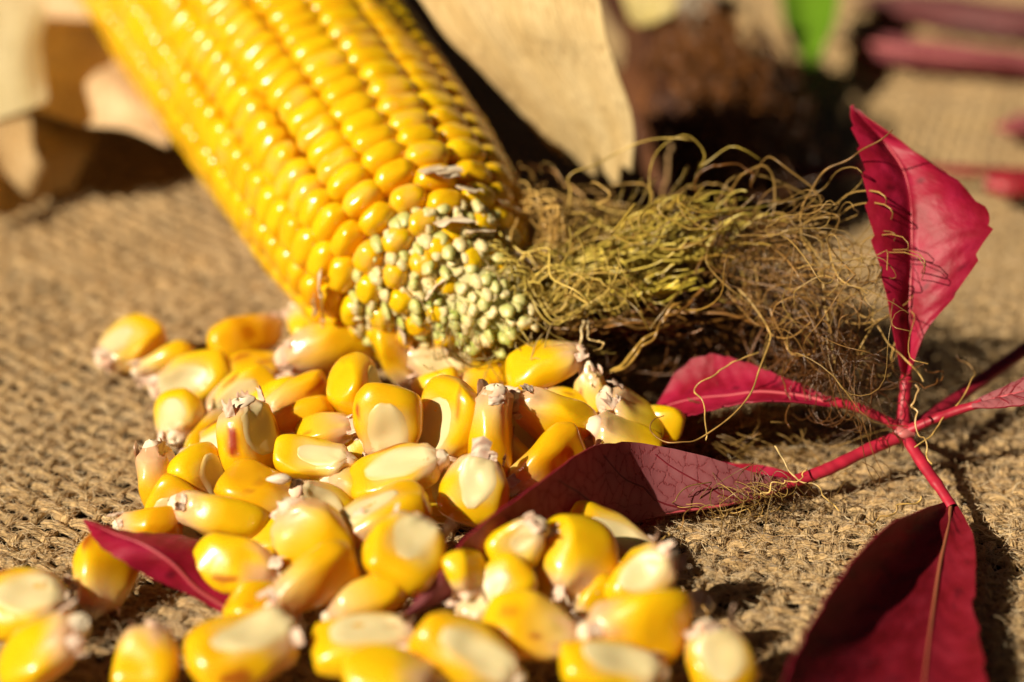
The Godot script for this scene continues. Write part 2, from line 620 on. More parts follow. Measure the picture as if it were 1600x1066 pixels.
func cob_kernel_mesh(kind: int) -> ArrayMesh:     # 1 mm half sizes: x round the cob, y outwards, z along it
	var g := RandomNumberGenerator.new()
	g.seed = 400 + kind
	var q := PackedVector3Array()
	var cs := PackedColorArray()
	var tone := g.randf()
	for r in 11:
		var f := r / 10.0
		var th := f * PI * 0.5
		for k in 18:
			var a := TAU * k / 18.0
			var e := 0.78
			var ca := signf(cos(a)) * pow(absf(cos(a)), e)
			var sa := signf(sin(a)) * pow(absf(sin(a)), e)
			var ring := pow(cos(th), 0.62) if r < 10 else 0.0
			var y := pow(sin(th), 0.9)
			if r == 0:
				y = -1.6
				ring = 0.8
			var p := Vector3(ca * ring, y, sa * ring)
			p += Vector3(noise.get_noise_3d(p.x * 40.0 + kind * 50.0, p.y * 40.0, p.z * 40.0), noise.get_noise_3d(p.x * 40.0, p.y * 40.0 + kind * 50.0, p.z * 40.0), 0) * 0.08
			q.append(p)
			var col := YELLOW.lerp(ORANGE, clampf(-0.1 + 0.6 * tone * tone + 0.35 * noise.get_noise_3d(p.x * 50.0, p.z * 50.0, kind * 31.0), 0.0, 1.0))
			if kind % 4 == 3:
				col = col.lerp(Color(0.76, 0.38, 0.13), 0.3 * smooth(0.3, 0.6, noise.get_noise_3d(p.x * 60.0, p.z * 60.0, kind * 11.0) + 0.4 * y))
			cs.append(col)
	var s := Shape.new()
	s.grid(q, 18, true, cs, PackedVector2Array(), true)
	return s.mesh(M.cob_kernel)


func cob(tip: Vector3, back: Vector3, eye: Vector3) -> void:
	var axis := (back - tip).normalized()
	var side := axis.cross(Vector3.UP).normalized()
	var up := side.cross(axis)
	var root := thing("corn_cob", "big yellow corn cob with shiny rows and a pale unfilled tip", "corn cob", "", tip)
	var s := Shape.new()
	var q := PackedVector3Array()
	var cs := PackedColorArray()
	for r in 46:
		var along_ := 225.0 * r / 45.0
		var rad := (cob_radius(along_) - lerpf(0.9, 5.5, smooth(12.0, 26.0, along_))) * (0.02 if r == 0 else 1.0)
		for k in 36:
			var a := TAU * k / 36.0
			var rr := rad * (1.0 + 0.05 * noise.get_noise_3d(cos(a) * 60.0, sin(a) * 60.0, along_ * 8.0))
			q.append(spine(axis, along_) + (side * cos(a) + up * sin(a)) * rr)
			cs.append(Color(0.52, 0.56, 0.24).lerp(Color(0.7, 0.58, 0.34), clampf(smooth(2.0, 14.0, along_) + 0.6 * noise.get_noise_3d(cos(a) * 40.0, sin(a) * 40.0, along_ * 6.0), 0.0, 1.0)))
	s.grid(q, 36, true, cs, PackedVector2Array(), true)
	build("core", s, M.core, root)
	var kinds := []
	for k in 12:
		kinds.append(cob_kernel_mesh(k))
	var list := []
	var rows := 17
	for row in rows:
		var along_ := 8.0 + 7.0 * absf(noise.get_noise_1d(row * 70.0)) + (2.0 if row % 2 else 0.0)
		while along_ < 222.0:
			var size := lerpf(0.82, 1.0, smooth(16.0, 45.0, along_)) * rng.randf_range(0.93, 1.07)
			var length := 1.66 * size * lerpf(1.3, 1.0, smooth(30.0, 90.0, along_))
			var a := TAU * (row + 0.14 * noise.get_noise_2d(along_ * 0.7, row * 40.0) + 0.03 * rng.randf_range(-1, 1)) / rows
			var out := side * cos(a) + up * sin(a)
			var rad := cob_radius(along_)
			var slope := (cob_radius(along_ + 3.0) - cob_radius(along_ - 3.0)) / 6.0
			var nor := (out - axis * slope).normalized()
			var fwd := (axis + out * slope).normalized()
			var x := nor.cross(fwd)
			var half := rad * PI / rows * rng.randf_range(0.96, 1.05)
			var tall := 3.0 * rng.randf_range(0.9, 1.1)
			var at := spine(axis, along_) + out * (rad - tall)
			var b := Basis(nor, rng.randf_range(-0.14, 0.14)) * Basis(fwd, rng.randf_range(-0.1, 0.1)) * Basis(x * half, nor * tall, fwd * length * 1.12)
			var towards := (eye - (tip + at)).normalized()
			var score := nor.dot(towards) * 100.0 - along_ * 0.28
			if nor.dot(towards) < -0.15:
				score -= 500.0
			list.append([score, Transform3D(b, at), rng.randi() % 12])
			along_ += length * 2.0 * rng.randf_range(0.95, 1.02)
	list.sort_custom(func(a, b): return a[0] > b[0])
	var rest := Shape.new()
	for k in list.size():
		var tr: Transform3D = list[k][1]
		if k < 300:
			var o := put("kernel", kinds[list[k][2]], root)
			o.transform = Transform3D(tr.basis, tr.origin * MM)
		else:
			var arr: Array = (kinds[list[k][2]] as ArrayMesh).surface_get_arrays(0)
			var base := rest.p.size()
			var inv := tr.basis.inverse().transposed()
			for v in arr[Mesh.ARRAY_VERTEX]:
				rest.p.append(tr * (v / MM))
			for v in arr[Mesh.ARRAY_NORMAL]:
				rest.n.append((inv * v).normalized())
			rest.c.append_array(arr[Mesh.ARRAY_COLOR])
			rest.t.append_array(arr[Mesh.ARRAY_TEX_UV])
			for v in arr[Mesh.ARRAY_INDEX]:
				rest.i.append(base + v)
	build("kernels_behind", rest, M.cob_kernel, root).set_meta("kind", "stuff")
	# small kernels that never filled, on the tip
	for kind in 6:
		q = PackedVector3Array()
		cs = PackedColorArray()
		for r in 9:
			for k in 12:
				var th := PI * r / 8.0
				var ph := TAU * k / 12.0
				var n := Vector3(sin(th) * cos(ph), cos(th), sin(th) * sin(ph))
				q.append(n * (1.0 + 0.6 * noise.get_noise_3dv(n * 20.0 + Vector3(kind * 40.0, 0, 0))))
				var green := clampf(-0.05 + kind * 0.2 + 0.6 * noise.get_noise_3dv(n * 22.0 + Vector3(0, kind * 60.0, 0)), 0.0, 1.0)
				cs.append(Color(0.76, 0.61, 0.31).lerp(Color(0.36, 0.46, 0.06), green))
		var bud := Shape.new()
		bud.grid(q, 12, true, cs)
		kinds[kind] = bud.mesh(M.germ)
	var along2 := 0.6
	while along2 < 17.0:
		var rad := cob_radius(along2)
		var count := maxi(4, int(TAU * rad / 1.8))
		for k in count:
			var a := TAU * (k + rng.randf_range(-0.25, 0.25)) / count
			var out := side * cos(a) + up * sin(a)
			var at := spine(axis, along2 + rng.randf_range(-0.9, 0.9)) + out * (rad - rng.randf_range(0.3, 0.9))
			if out.dot((eye - tip - at).normalized()) < -0.35:
				continue
			var pick := clampi(int(rng.randf_range(0.0, 3.0) + 3.4 * rng.randf() * smooth(20.0, 8.0, along2) * smooth(0.9, -0.4, out.y)), 0, 5)
			var o := put("unfilled_kernel", kinds[pick], root)
			var b := Basis(out.cross(axis), out, axis).orthonormalized()
			o.transform = Transform3D(b.scaled_local(Vector3(rng.randf_range(0.6, 1.1), rng.randf_range(0.5, 1.0), rng.randf_range(0.8, 1.7))), at * MM)
		along2 += 1.5


	var scraps := Shape.new()
	for m in 26:
		var a0 := rng.randf() * TAU
		var at0 := rng.randf_range(7.0, 21.0)
		var reach := rng.randf_range(1.0, 3.2)
		var span := rng.randf_range(0.6, 1.4) / maxf(cob_radius(at0), 4.0)
		q = PackedVector3Array()
		cs = PackedColorArray()
		for r in 5:
			for k in 4:
				var a := a0 + span * (k - 1.5)
				var f := r / 4.0 * (1.0 + 0.5 * noise.get_noise_2d(k * 70.0, m * 90.0))
				var out := side * cos(a) + up * sin(a)
				q.append(spine(axis, at0 - f * reach) + out * (cob_radius(at0) + 0.4 + 0.8 * f + 0.5 * noise.get_noise_2d(k * 40.0 + m * 31.0, r * 30.0)))
				cs.append(Color(0.86, 0.78, 0.6).lerp(Color(0.6, 0.42, 0.24), clampf(0.3 + noise.get_noise_2d(m * 70.0, r * 20.0), 0.0, 0.8)))
		scraps.grid(q, 4, false, cs)
		for k in q.size():
			q[k] -= scraps.n[scraps.n.size() - q.size() + k] * 0.07
		scraps.grid(q, 4, false, cs, PackedVector2Array(), true)
	build("papery_chaff", scraps, M.chaff, root)


# ---------------------------------------------------------------- leaves, husks
# rows of (one edge, midrib, other edge), from the stalk to the tip
func leaflet(root: Node, called: String, rows: Array, teeth: float, swap: bool, dull := Color.WHITE) -> void:
	var e0 := []
	var mid := []
	var e1 := []
	for r in rows:
		e0.append(r[0])
		mid.append(r[1])
		e1.append(r[2])
	var nv := 56
	var nu := 10
	var q := PackedVector3Array()
	var uvs := PackedVector2Array()
	var run := 0.0
	var before: Vector3 = mid[0]
	var laterals := []
	for r in nv:
		var f := r / (nv - 1.0)
		var a := spline(e0, f)
		var m := spline(mid, f)
		var b := spline(e1, f)
		run += (m - before).length()
		before = m
		var saw := fposmod(f * 9.0, 1.0)
		var bite := teeth * saw * smooth(0.2, 0.4, f) * smooth(1.0, 0.9, f)
		a += (a - m).normalized() * bite
		b += (b - m).normalized() * teeth * fposmod(f * 9.0 + 0.4, 1.0) * smooth(0.2, 0.4, f) * smooth(1.0, 0.9, f)
		for k in nu * 2 + 1:
			var u := float(k) / nu - 1.0
			var p := m.lerp(a, -u) if u < 0.0 else m.lerp(b, u)
			var width := (a - m).length() if u < 0.0 else (b - m).length()
			var nor := (b - a).cross(spline(mid, minf(f + 0.02, 1.0)) - spline(mid, maxf(f - 0.02, 0.0))).normalized()
			# blade swells between the side veins
			var swell := sin((f * 13.0 - absf(u) * 1.6) * TAU * 0.5)
			p += nor * (width * 0.09 * sin(absf(u) * PI) + 0.16 * absf(swell) * sin(absf(u) * PI) + 0.35 * noise.get_noise_3dv(p * 4.0))
			q.append(p)
			uvs.append(Vector2(u * width / 36.0 + 0.5, run / 36.0))
	var cols := nu * 2 + 1
	var tint := PackedColorArray()
	for k in q.size():
		var spot := smooth(0.52, 0.62, noise.get_noise_3dv(q[k] * 14.0 + Vector3(0, 0, 300)))
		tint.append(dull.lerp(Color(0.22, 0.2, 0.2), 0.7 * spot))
	var top := Shape.new()
	top.grid(q, cols, false, tint, uvs, swap)
	# turned-down rim closes the gap between the two faces
	var under := PackedVector3Array()
	for k in q.size():
		under.append(q[k] - top.n[k] * 0.22)
	var rim := PackedVector3Array()
	var count := 0
	for pass_ in 2:
		var src := q if pass_ == 0 else under
		for r in nv:
			rim.append(src[r * cols])
		for k in range(1, cols):
			rim.append(src[(nv - 1) * cols + k])
		for r in range(nv - 2, -1, -1):
			rim.append(src[r * cols + cols - 1])
		count = rim.size() if pass_ == 0 else count
	top.grid(rim, count, false, PackedColorArray([Color(0.8, 0.8, 0.8)]), PackedVector2Array(), false)
	var blade := build(called, top, M.leaf_top, root)
	var below := Shape.new()
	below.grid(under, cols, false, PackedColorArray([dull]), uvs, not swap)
	build("underside", below, M.leaf_under, blade)
	var s := Shape.new()
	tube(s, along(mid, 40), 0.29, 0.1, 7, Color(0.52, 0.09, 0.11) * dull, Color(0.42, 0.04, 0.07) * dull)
	build("midrib", s, M.vein, blade)
	for k in range(1, 7):
		for sgn in [0, cols - 1]:
			var f := 0.05 + k * 0.12
			var pts := PackedVector3Array()
			for z in 9:
				var g := z / 8.0 * 0.92
				var rr := mini(int((f + g * 0.16) * (nv - 1)), nv - 1)
				var cc := int(round(lerpf(nu, sgn, g)))
				pts.append(q[rr * cols + cc].lerp(under[rr * cols + cc], 0.8))
			var v := Shape.new()
			tube(v, pts, 0.17, 0.115, 5, Color(0.17, 0.012, 0.02), Color(0.2, 0.015, 0.025))
			build("side_vein", v, M.vein, blade)


func stalk(root: Node, called: String, pts: Array, r0: float, r1: float, col: Color) -> void:
	var s := Shape.new()
	tube(s, along(pts, 44), r0, r1, 12, col, col * 1.05, 0.8, 0.15)
	build(called, s, M.stalk, root)


# a papery sheet through rows of points
func sheet(called: String, rows: Array, col: Color, col2: Color, m: Material, crumple: float, parent: Node = self, fray := 0.0, thick := 0.3) -> MeshInstance3D:
	var nu := 34
	var nv := 40
	var q := PackedVector3Array()
	var uvs := PackedVector2Array()
	var cs := PackedColorArray()
	for r in nv:
		var f := r / (nv - 1.0)
		for k in nu:
			var u := k / (nu - 1.0)
			var cross := []
			var torn := clampf(f + (fray * noise.get_noise_1d(u * 160.0) * (1.0 - f) if fray > 0.0 else 0.0), 0.0, 1.0)
			for row in rows:
				cross.append(spline(row, u))
			var p := spline(cross, torn)
			p += Vector3(noise.get_noise_3dv(p * 1.6), noise.get_noise_3dv(p * 1.6 + Vector3(90, 0, 0)), noise.get_noise_3dv(p * 1.6 + Vector3(0, 90, 0))) * crumple
			q.append(p)
			uvs.append(Vector2(u, f * 2.0))
			cs.append(col.lerp(col2, clampf(0.5 + 0.9 * noise.get_noise_2d(u * 130.0, f * 40.0 + col.r * 300.0), 0.0, 1.0)))
	var s := Shape.new()
	s.grid(q, nu, false, cs, uvs)
	var back := PackedVector3Array()
	for k in q.size():
		back.append(q[k] - s.n[k] * thick)
	s.grid(back, nu, false, cs, uvs, true)
	var rim := PackedVector3Array()
	var count := 0
	for src in [q, back]:
		for k in nu:
			rim.append(src[k])
		for r in range(1, nv):
			rim.append(src[r * nu + nu - 1])
		for k in range(nu - 2, -1, -1):
			rim.append(src[(nv - 1) * nu + k])
		for r in range(nv - 2, -1, -1):
			rim.append(src[r * nu])
		count = rim.size() if count == 0 else count
	s.grid(rim, count, false, PackedColorArray([col]))
	return build(called, s, m, parent)


# ---------------------------------------------------------------- silk
# many threads that follow one guide, each with its own wander
func bundle(parent: Node, guide: Array, spread0: Vector3, spread1: Vector3, count: int, curl: float, c0: Color, c1: Color, loose: Shape, singles: int, rmin := 0.11, rmax := 0.27) -> void:
	var locks := []
	for k in maxi(4, count / 8):
		var c := Vector3(rng.randf_range(-1, 1), rng.randf_range(-1, 1), rng.randf_range(-1, 1))
		locks.append([c if c.length() < 1.0 else c.normalized() * rng.randf(), rng.randf() * 900.0, rng.randf(), rng.randf_range(0.5, 1.25)])
	for k in count:
		var lock: Array = locks[rng.randi() % locks.size()]
		var stray := rng.randf() < 0.25
		var u0 := rng.randf() * 0.45
		var u1 := clampf(u0 + rng.randf_range(0.3, 0.75), 0.4, 1.0)
		var o := Vector3(rng.randf_range(-1, 1), rng.randf_range(-1, 1), rng.randf_range(-1, 1))
		o = o if stray else (lock[0] as Vector3) + o * 0.16
		var off: float = rng.randf() * 900.0 if stray else lock[1] + rng.randf_range(-3.0, 3.0)
		var steps := 40
		var q := PackedVector3Array()
		for z in steps:
			var f := z / (steps - 1.0)
			var u := lerpf(u0, u1, f)
			var p := spline(guide, u)
			var sp := spread0.lerp(spread1, u)
			p += o * sp
			var wob := curl * (0.35 + f)
			p += Vector3(noise.get_noise_2d(f * 55.0, off), noise.get_noise_2d(f * 60.0, off + 200.0), noise.get_noise_2d(f * 55.0, off + 400.0)) * wob
			p += Vector3(noise.get_noise_2d(f * 160.0, off), noise.get_noise_2d(f * 160.0, off + 250.0), noise.get_noise_2d(f * 160.0, off + 450.0)) * wob * (0.05 + 0.3 * pow(fposmod(off * 0.37, 1.0), 3.0))
			p.y = maxf(p.y, -0.6 + rng.randf() * 0.5)
			q.append(p)
		var shade: float = lock[3] * rng.randf_range(0.8, 1.2)
		var mix := clampf(lock[2] + rng.randf_range(-0.25, 0.25), 0.0, 1.0)
		var a := c0.lerp(c1, mix * 0.55) * shade
		var b := c0.lerp(c1, 0.4 + mix * 0.6) * shade
		var r := rng.randf_range(rmin, rmax)
		if k < singles:
			var s := Shape.new()
			tube(s, q, r, r * 0.65, 5, a, b, 0.7, 0.3)
			build("strand", s, M.silk, parent)
		else:
			tube(loose, q, r, r * 0.65, 4, a, b, 0.7)


func thread(parent: Node, pts: Array, r: float, c0: Color, c1: Color) -> void:
	var s := Shape.new()
	var q := along(pts, 70)
	for k in q.size():
		q[k] += Vector3(noise.get_noise_2d(k * 2.2, pts[0].x * 9.0), noise.get_noise_2d(k * 2.2, pts[0].y * 9.0 + 77.0), noise.get_noise_2d(k * 2.2, pts[0].z * 9.0)) * 0.9
	tube(s, q, r, r * 0.7, 6, c0, c1, 0.75, 0.35)
	build("strand", s, M.silk, parent)


# ---------------------------------------------------------------- the scene
func _ready() -> void:
	noise.seed = 7
	noise.frequency = 0.02
	noise.fractal_octaves = 2
	rng.seed = 11
	var cam := Camera3D.new()
	cam.name = "camera"
	var lens := CameraAttributesPhysical.new()
	lens.frustum_focal_length = 77.67
	lens.frustum_near = 0.02
	lens.frustum_far = 8.0
	lens.frustum_focus_distance = 0.290
	lens.exposure_aperture = 8.5
	cam.attributes = lens
	cam.position = Vector3(0, 0.158, 0.297)
	cam.rotation_degrees = Vector3(-28, 0, 0)
	add_child(cam)
	cam.current = true
	cam.fov = rad_to_deg(2.0 * atan(533.0 / 3450.0))
	cam.near = 0.02
	cam.far = 8.0
	var world := WorldEnvironment.new()
	world.name = "daylight"
	var env := Environment.new()
	env.background_mode = Environment.BG_SKY
	var sky := ProceduralSkyMaterial.new()
	sky.sky_top_color = Color(0.42, 0.48, 0.58)
	sky.sky_horizon_color = Color(0.66, 0.70, 0.72)
	sky.ground_bottom_color = Color(0.16, 0.13, 0.10)
	sky.ground_horizon_color = Color(0.4, 0.38, 0.34)
	sky.sky_energy_multiplier = 0.22
	sky.ground_energy_multiplier = 0.22
	env.sky = Sky.new()
	env.sky.sky_material = sky
	env.tonemap_mode = Environment.TONE_MAPPER_LINEAR
	env.tonemap_exposure = 1.34
	env.sdfgi_enabled = true
	env.ssao_enabled = true
	env.ssil_enabled = true
	world.environment = env
	add_child(world)
	var sun := DirectionalLight3D.new()
	sun.name = "sun"
	sun.light_energy = 1.6
	sun.light_color = Color(1.0, 0.93, 0.82)
	sun.light_angular_distance = 0.5
	sun.shadow_enabled = true
	add_child(sun)
	var from := Vector3(-0.80, 0.72, 0.52)
	sun.look_at_from_position(from, Vector3.ZERO, Vector3.UP)
	materials()
	# the surface
	var s := Shape.new()
	s.grid(PackedVector3Array([Vector3(-900, -3.6, -900), Vector3(900, -3.6, -900), Vector3(-900, -3.6, 420), Vector3(900, -3.6, 420)]), 2, false, PackedColorArray([Color.WHITE]), PackedVector2Array(), true)
	build("table_top", s, M.table).set_meta("kind", "structure")
	burlap()
	cob(Vector3(-4.2, 15.0, 29.5), Vector3(-47.0, 31.0, -67.3), Vector3(0, 158, 297))
	kernel("lone yellow kernel lying apart at the far left of the pile", Vector3(-56.7, 3.0, 6.9), Vector3(-75, -56, 5), Vector3(10.0, 9.9, 5.8), {"pale": 0.6, "cap": 1, "germ": 0.5})
	kernel("pale cream kernel beside the lone kernel, its white tip pointing left", Vector3(-46.3, 3.5, 17.3), Vector3(-39, 1, -67), Vector3(12.0, 7.8, 4.5), {"pale": 0.9, "germ": 1})
	kernel("pinkish sliver of kernel behind the pale cream one at the left", Vector3(-50.5, 3.0, 12.5), Vector3(-29, -160, 70), Vector3(9.2, 7.0, 4.1), {"pale": 1, "chaff": 2})
	kernel("round orange kernel standing at the back left, crown to the camera", Vector3(-39.0, 5.0, 8.0), Vector3(33, -128, -82), Vector3(13.1, 7.1, 4.1), {"orange": 0.6, "germ": 0})
	kernel("plain yellow kernel wedged between the round orange one and the cream one", Vector3(-37.0, 4.0, 15.5), Vector3(60, -156, -88), Vector3(10.7, 5.8, 3.4), {"orange": 0.3, "germ": 0})
	kernel("kernel showing its whole cream face, behind the red blotched kernel", Vector3(-38.4, 5.0, 25.4), Vector3(-33, 10, -60), Vector3(11.1, 6.6, 3.8), {"pale": 0.8})
	kernel("small pale kernel with reddish chaff at the left edge of the pile", Vector3(-46.3, 3.5, 29.1), Vector3(-54, -51, 40), Vector3(8.1, 7.8, 4.5), {"pale": 0.9, "chaff": 3})
	kernel("small orange crown peeping out left below the red blotched kernel", Vector3(-41.8, 3.5, 34.4), Vector3(63, -124, -107), Vector3(9.9, 5.0, 2.9), {"orange": 0.7, "germ": 0})
	kernel("large kernel with a ragged pink husky tip at the back of the pile", Vector3(-26.2, 8.0, 17.8), Vector3(-21, -165, 86), Vector3(14.4, 10.1, 5.9), {"pale": 0.8, "chaff": 3, "cap": 1})
	kernel("yellow kernel half hidden behind the ragged pink tipped kernel", Vector3(-30.8, 5.0, 5.0), Vector3(52, 156, 134), Vector3(8.0, 5.0, 2.9), {"germ": 0})
	kernel("yellow kernel with a white pink tip leaning on the cob", Vector3(-23.3, 7.0, 4.3), Vector3(42, 140, -134), Vector3(9.9, 7.1, 4.1), {"pale": 0.5, "cap": 1, "chaff": 2})
	kernel("yellow kernel standing behind the kernel with the long white face", Vector3(-15.7, 9.0, 18.5), Vector3(-33, 59, 2), Vector3(11.3, 10.8, 6.3), {"germ": 1, "pale": 0.3})
	kernel("kernel with a long white face lying sideways under the green cob tip", Vector3(-8.5, 9.0, 22.9), Vector3(-36, 6, -95), Vector3(12.6, 7.6, 4.4), {"germ": 1, "pale": 0.2, "dent": 0.1, "cap": 0.2})
	kernel("plump yellow kernel with a frayed tip beside the corn silk", Vector3(4.2, 13.0, 31.2), Vector3(69, 115, -161), Vector3(11.6, 8.6, 5.0), {"germ": 0, "pale": 0.3, "chaff": 2, "orange": 0.15})
	kernel("pale tipped kernel slanting down left above the pile's left slope", Vector3(-29.9, 8.0, 30.9), Vector3(-2, -151, 65), Vector3(10.0, 5.9, 3.4), {"pale": 0.9, "germ": 0, "cap": 1})
	kernel("orange round crown just behind the upright kernel with the arched face", Vector3(-21.2, 11.0, 35.2), Vector3(-27, 83, 4), Vector3(9.1, 10.8, 6.3), {"orange": 0.35, "germ": 1})
	kernel("upright kernel with an arched cream face at the middle of the pile", Vector3(-16.2, 12.5, 45.7), Vector3(-20, -0, -2), Vector3(10.7, 9.6, 5.8), {"germ": 1, "pale": 0.1, "orange": 0.5, "red": 0.55, "cap": 0.2})
	kernel("upright yellow kernel leaning right of the arched face kernel", Vector3(-8.0, 11.0, 42.6), Vector3(-27, -52, 2), Vector3(10.8, 10.5, 6.1), {"germ": 1, "pale": 0.1, "red": 0.5, "cap": 0.2})
	kernel("yellow kernel peeping over the two upright kernels", Vector3(-10.5, 8.0, 29.1), Vector3(11, 165, 63), Vector3(7.8, 6.1, 3.6), {"germ": 0})
	kernel("narrow kernel standing on its crown with a papery tip on top", Vector3(-2.5, 10.0, 45.1), Vector3(0, 84, 162), Vector3(12.4, 10.5, 6.1), {"germ": 0, "pale": 0.5, "orange": 0.4, "chaff": 3})
	kernel("kernel with a bold red streak near its hooded tip, right side", Vector3(5.7, 10.0, 41.1), Vector3(-12, 171, 117), Vector3(11.5, 8.8, 5.1), {"germ": 0, "red": 1, "pale": 0.4, "chaff": 2, "orange": 0.3})
	kernel("yellow kernel mostly hidden behind the red streaked kernel", Vector3(7.7, 9.0, 34.8), Vector3(28, 180, 100), Vector3(8.1, 4.8, 2.8), {"germ": 0, "pale": 0.3})
	kernel("white tipped kernel under a torn translucent flake, right of the pile", Vector3(10.9, 9.0, 34.5), Vector3(11, 161, 171), Vector3(9.8, 5.5, 3.2), {"germ": 0, "pale": 0.9, "cap": 1, "chaff": 3})
	kernel("broken kernel with a chunky chalky end at the pile's right rim", Vector3(16.1, 8.0, 37.5), Vector3(-50, 77, -178), Vector3(9.5, 8.9, 5.2), {"germ": 0, "pale": 1, "cap": 1, "chaff": 2})
	kernel("second chalky ended kernel, lower one by the red leaf", Vector3(15.5, 8.0, 43.4), Vector3(-67, 80, -171), Vector3(10.3, 8.2, 4.8), {"germ": 0, "pale": 1, "cap": 1, "chaff": 2})
	kernel("orange kernel with a curled thread over it at the pile's right end", Vector3(20.2, 7.0, 36.9), Vector3(20, 157, 89), Vector3(7.2, 5.6, 3.3), {"germ": 0, "orange": 0.6})
	kernel("deep orange kernel down in the gap right of the narrow one", Vector3(1.9, 5.0, 38.7), Vector3(-38, -2, -169), Vector3(9.5, 7.6, 4.4), {"germ": 1, "pale": 0.5, "orange": 0.7})
	kernel("kernel with one short red mark behind the edge of the red leaf", Vector3(5.0, 8.0, 48.7), Vector3(8, -154, 61), Vector3(12.3, 7.3, 4.2), {"germ": 0, "pale": 0.5, "red": 0.6, "cap": 0.8})
	kernel("kernel with a dark red blotch and a tip pointing up, left slope", Vector3(-35.0, 9.0, 44.8), Vector3(-24, 62, 168), Vector3(10.3, 10.8, 6.2), {"germ": 1, "red": 1, "pale": 0.2, "orange": 0.4, "chaff": 2})
	kernel("smooth yellow kernel between the blotched kernel and the upright ones", Vector3(-28.5, 8.0, 36.9), Vector3(-49, -156, 73), Vector3(10.1, 8.0, 4.6), {"germ": 0, "pale": 0.4})
	kernel("pale kernel whose frilled tip points right at the arched face kernel", Vector3(-25.2, 9.0, 42.1), Vector3(68, 126, -144), Vector3(8.9, 5.8, 3.4), {"germ": 0, "pale": 1, "chaff": 3})
	kernel("oval kernel with a blunt white end and red rim, left of centre", Vector3(-26.3, 9.0, 49.4), Vector3(-59, -5, 84), Vector3(10.6, 6.6, 3.9), {"germ": 0.6, "red": 0.5, "pale": 0.4, "cap": 0.9})
	kernel("rounded yellow kernel with its cream side turned right, left slope", Vector3(-40.8, 6.0, 48.6), Vector3(-37, 53, 2), Vector3(8.5, 9.5, 5.5), {"germ": 1, "orange": 0.2, "pale": 0.2})
	kernel("thin kernel on edge with a spiky dry tip, leftmost of the pile's middle", Vector3(-46.4, 5.0, 48.6), Vector3(-11, 90, 157), Vector3(9.4, 9.2, 5.3), {"germ": 0, "pale": 0.7, "chaff": 3})
	kernel("long yellow kernel with a bright round crown lying across the left slope", Vector3(-32.6, 7.0, 54.4), Vector3(75, -101, 3), Vector3(11.8, 8.7, 5.1), {"germ": 0, "pale": 0.3, "red": 0.4})
	kernel("kernel with a feathery pink tip pointing left, under the long yellow one", Vector3(-37.2, 5.0, 57.1), Vector3(-50, 159, 117), Vector3(12.8, 10.6, 6.2), {"germ": 0, "pale": 0.6, "chaff": 3, "red": 0.4})
	kernel("broken pale cream kernel end with a hollow face", Vector3(-24.2, 6.0, 55.6), Vector3(-32, 32, -133), Vector3(8.3, 5.7, 3.3), {"germ": 1, "pale": 1, "dent": 0.3, "chaff": 0})
	kernel("kernel with a flat cream top and a chunky white tip, centre of the pile", Vector3(-15.0, 9.0, 53.5), Vector3(-60, -37, 132), Vector3(12.9, 8.3, 4.8), {"germ": 1, "pale": 0.3, "cap": 1, "chaff": 0})
	kernel("pinkish kernel deep in the gap under the chunky white tip", Vector3(-9.9, 5.0, 51.8), Vector3(-27, 36, 150), Vector3(7.9, 8.1, 4.7), {"germ": 1, "pale": 0.8})
	kernel("kernel with a broad cream upper face and a yellow crown, by the leaf edge", Vector3(-4.8, 8.0, 56.0), Vector3(-43, 4, 168), Vector3(9.8, 9.4, 5.4), {"germ": 1, "pale": 0.2, "cap": 0.3})
	kernel("yellow kernel with a ridged pale end above the cream crowned one", Vector3(-16.2, 9.0, 63.3), Vector3(-75, -83, 18), Vector3(12.4, 8.7, 5.0), {"germ": 0.7, "pale": 0.6})
	kernel("broad pale shouldered kernel in the middle of the front slope", Vector3(-24.6, 8.0, 67.1), Vector3(21, 172, 137), Vector3(10.6, 10.4, 6.0), {"germ": 0, "pale": 0.6, "orange": 0.2, "chaff": 1})
	kernel("glossy yellow kernel lying on the lone red leaf", Vector3(-34.2, 6.0, 70.3), Vector3(39, 176, -82), Vector3(11.4, 8.0, 4.7), {"germ": 0, "orange": 0.1, "pale": 0.25})
	kernel("small kernel touching the upper edge of the lone red leaf", Vector3(-46.3, 4.0, 58.5), Vector3(-32, -175, 85), Vector3(8.3, 7.9, 4.6), {"germ": 0, "pale": 0.6, "red": 0.4})
	kernel("kernel with a pink and white tip pointing down beside the lone leaf", Vector3(-50.7, 4.0, 68.3), Vector3(39, -135, 40), Vector3(10.7, 8.4, 4.9), {"germ": 0, "pale": 0.6, "cap": 1, "orange": 0.3})
	kernel("big kernel with a cream face on top and a fat yellow crown", Vector3(-12.8, 10.0, 73.5), Vector3(-52, 24, 134), Vector3(9.7, 10.5, 6.1), {"germ": 1, "pale": 0.1, "cap": 0.2})
	kernel("slender kernel pointing its pale tip down left, in front of the broad one", Vector3(-23.7, 9.0, 77.8), Vector3(-2, -149, 71), Vector3(12.2, 7.5, 4.3), {"germ": 0, "pale": 0.9, "cap": 1})
	kernel("orange tinted kernel tucked under the big cream faced kernel", Vector3(-17.6, 5.0, 76.0), Vector3(-47, -147, 73), Vector3(10.6, 10.3, 6.0), {"germ": 0, "pale": 0.8, "orange": 0.6, "cap": 0.8})
	kernel("yellow kernel under the slender pale tipped one", Vector3(-29.7, 4.5, 77.6), Vector3(70, -131, -30), Vector3(9.5, 8.7, 5.0), {"germ": 0, "pale": 0.5})
	kernel("cream faced kernel cut by the left edge, the upper of two", Vector3(-59.0, 4.0, 75.8), Vector3(-64, -27, 121), Vector3(11.2, 10.6, 6.9), {"germ": 1, "pale": 0.4})
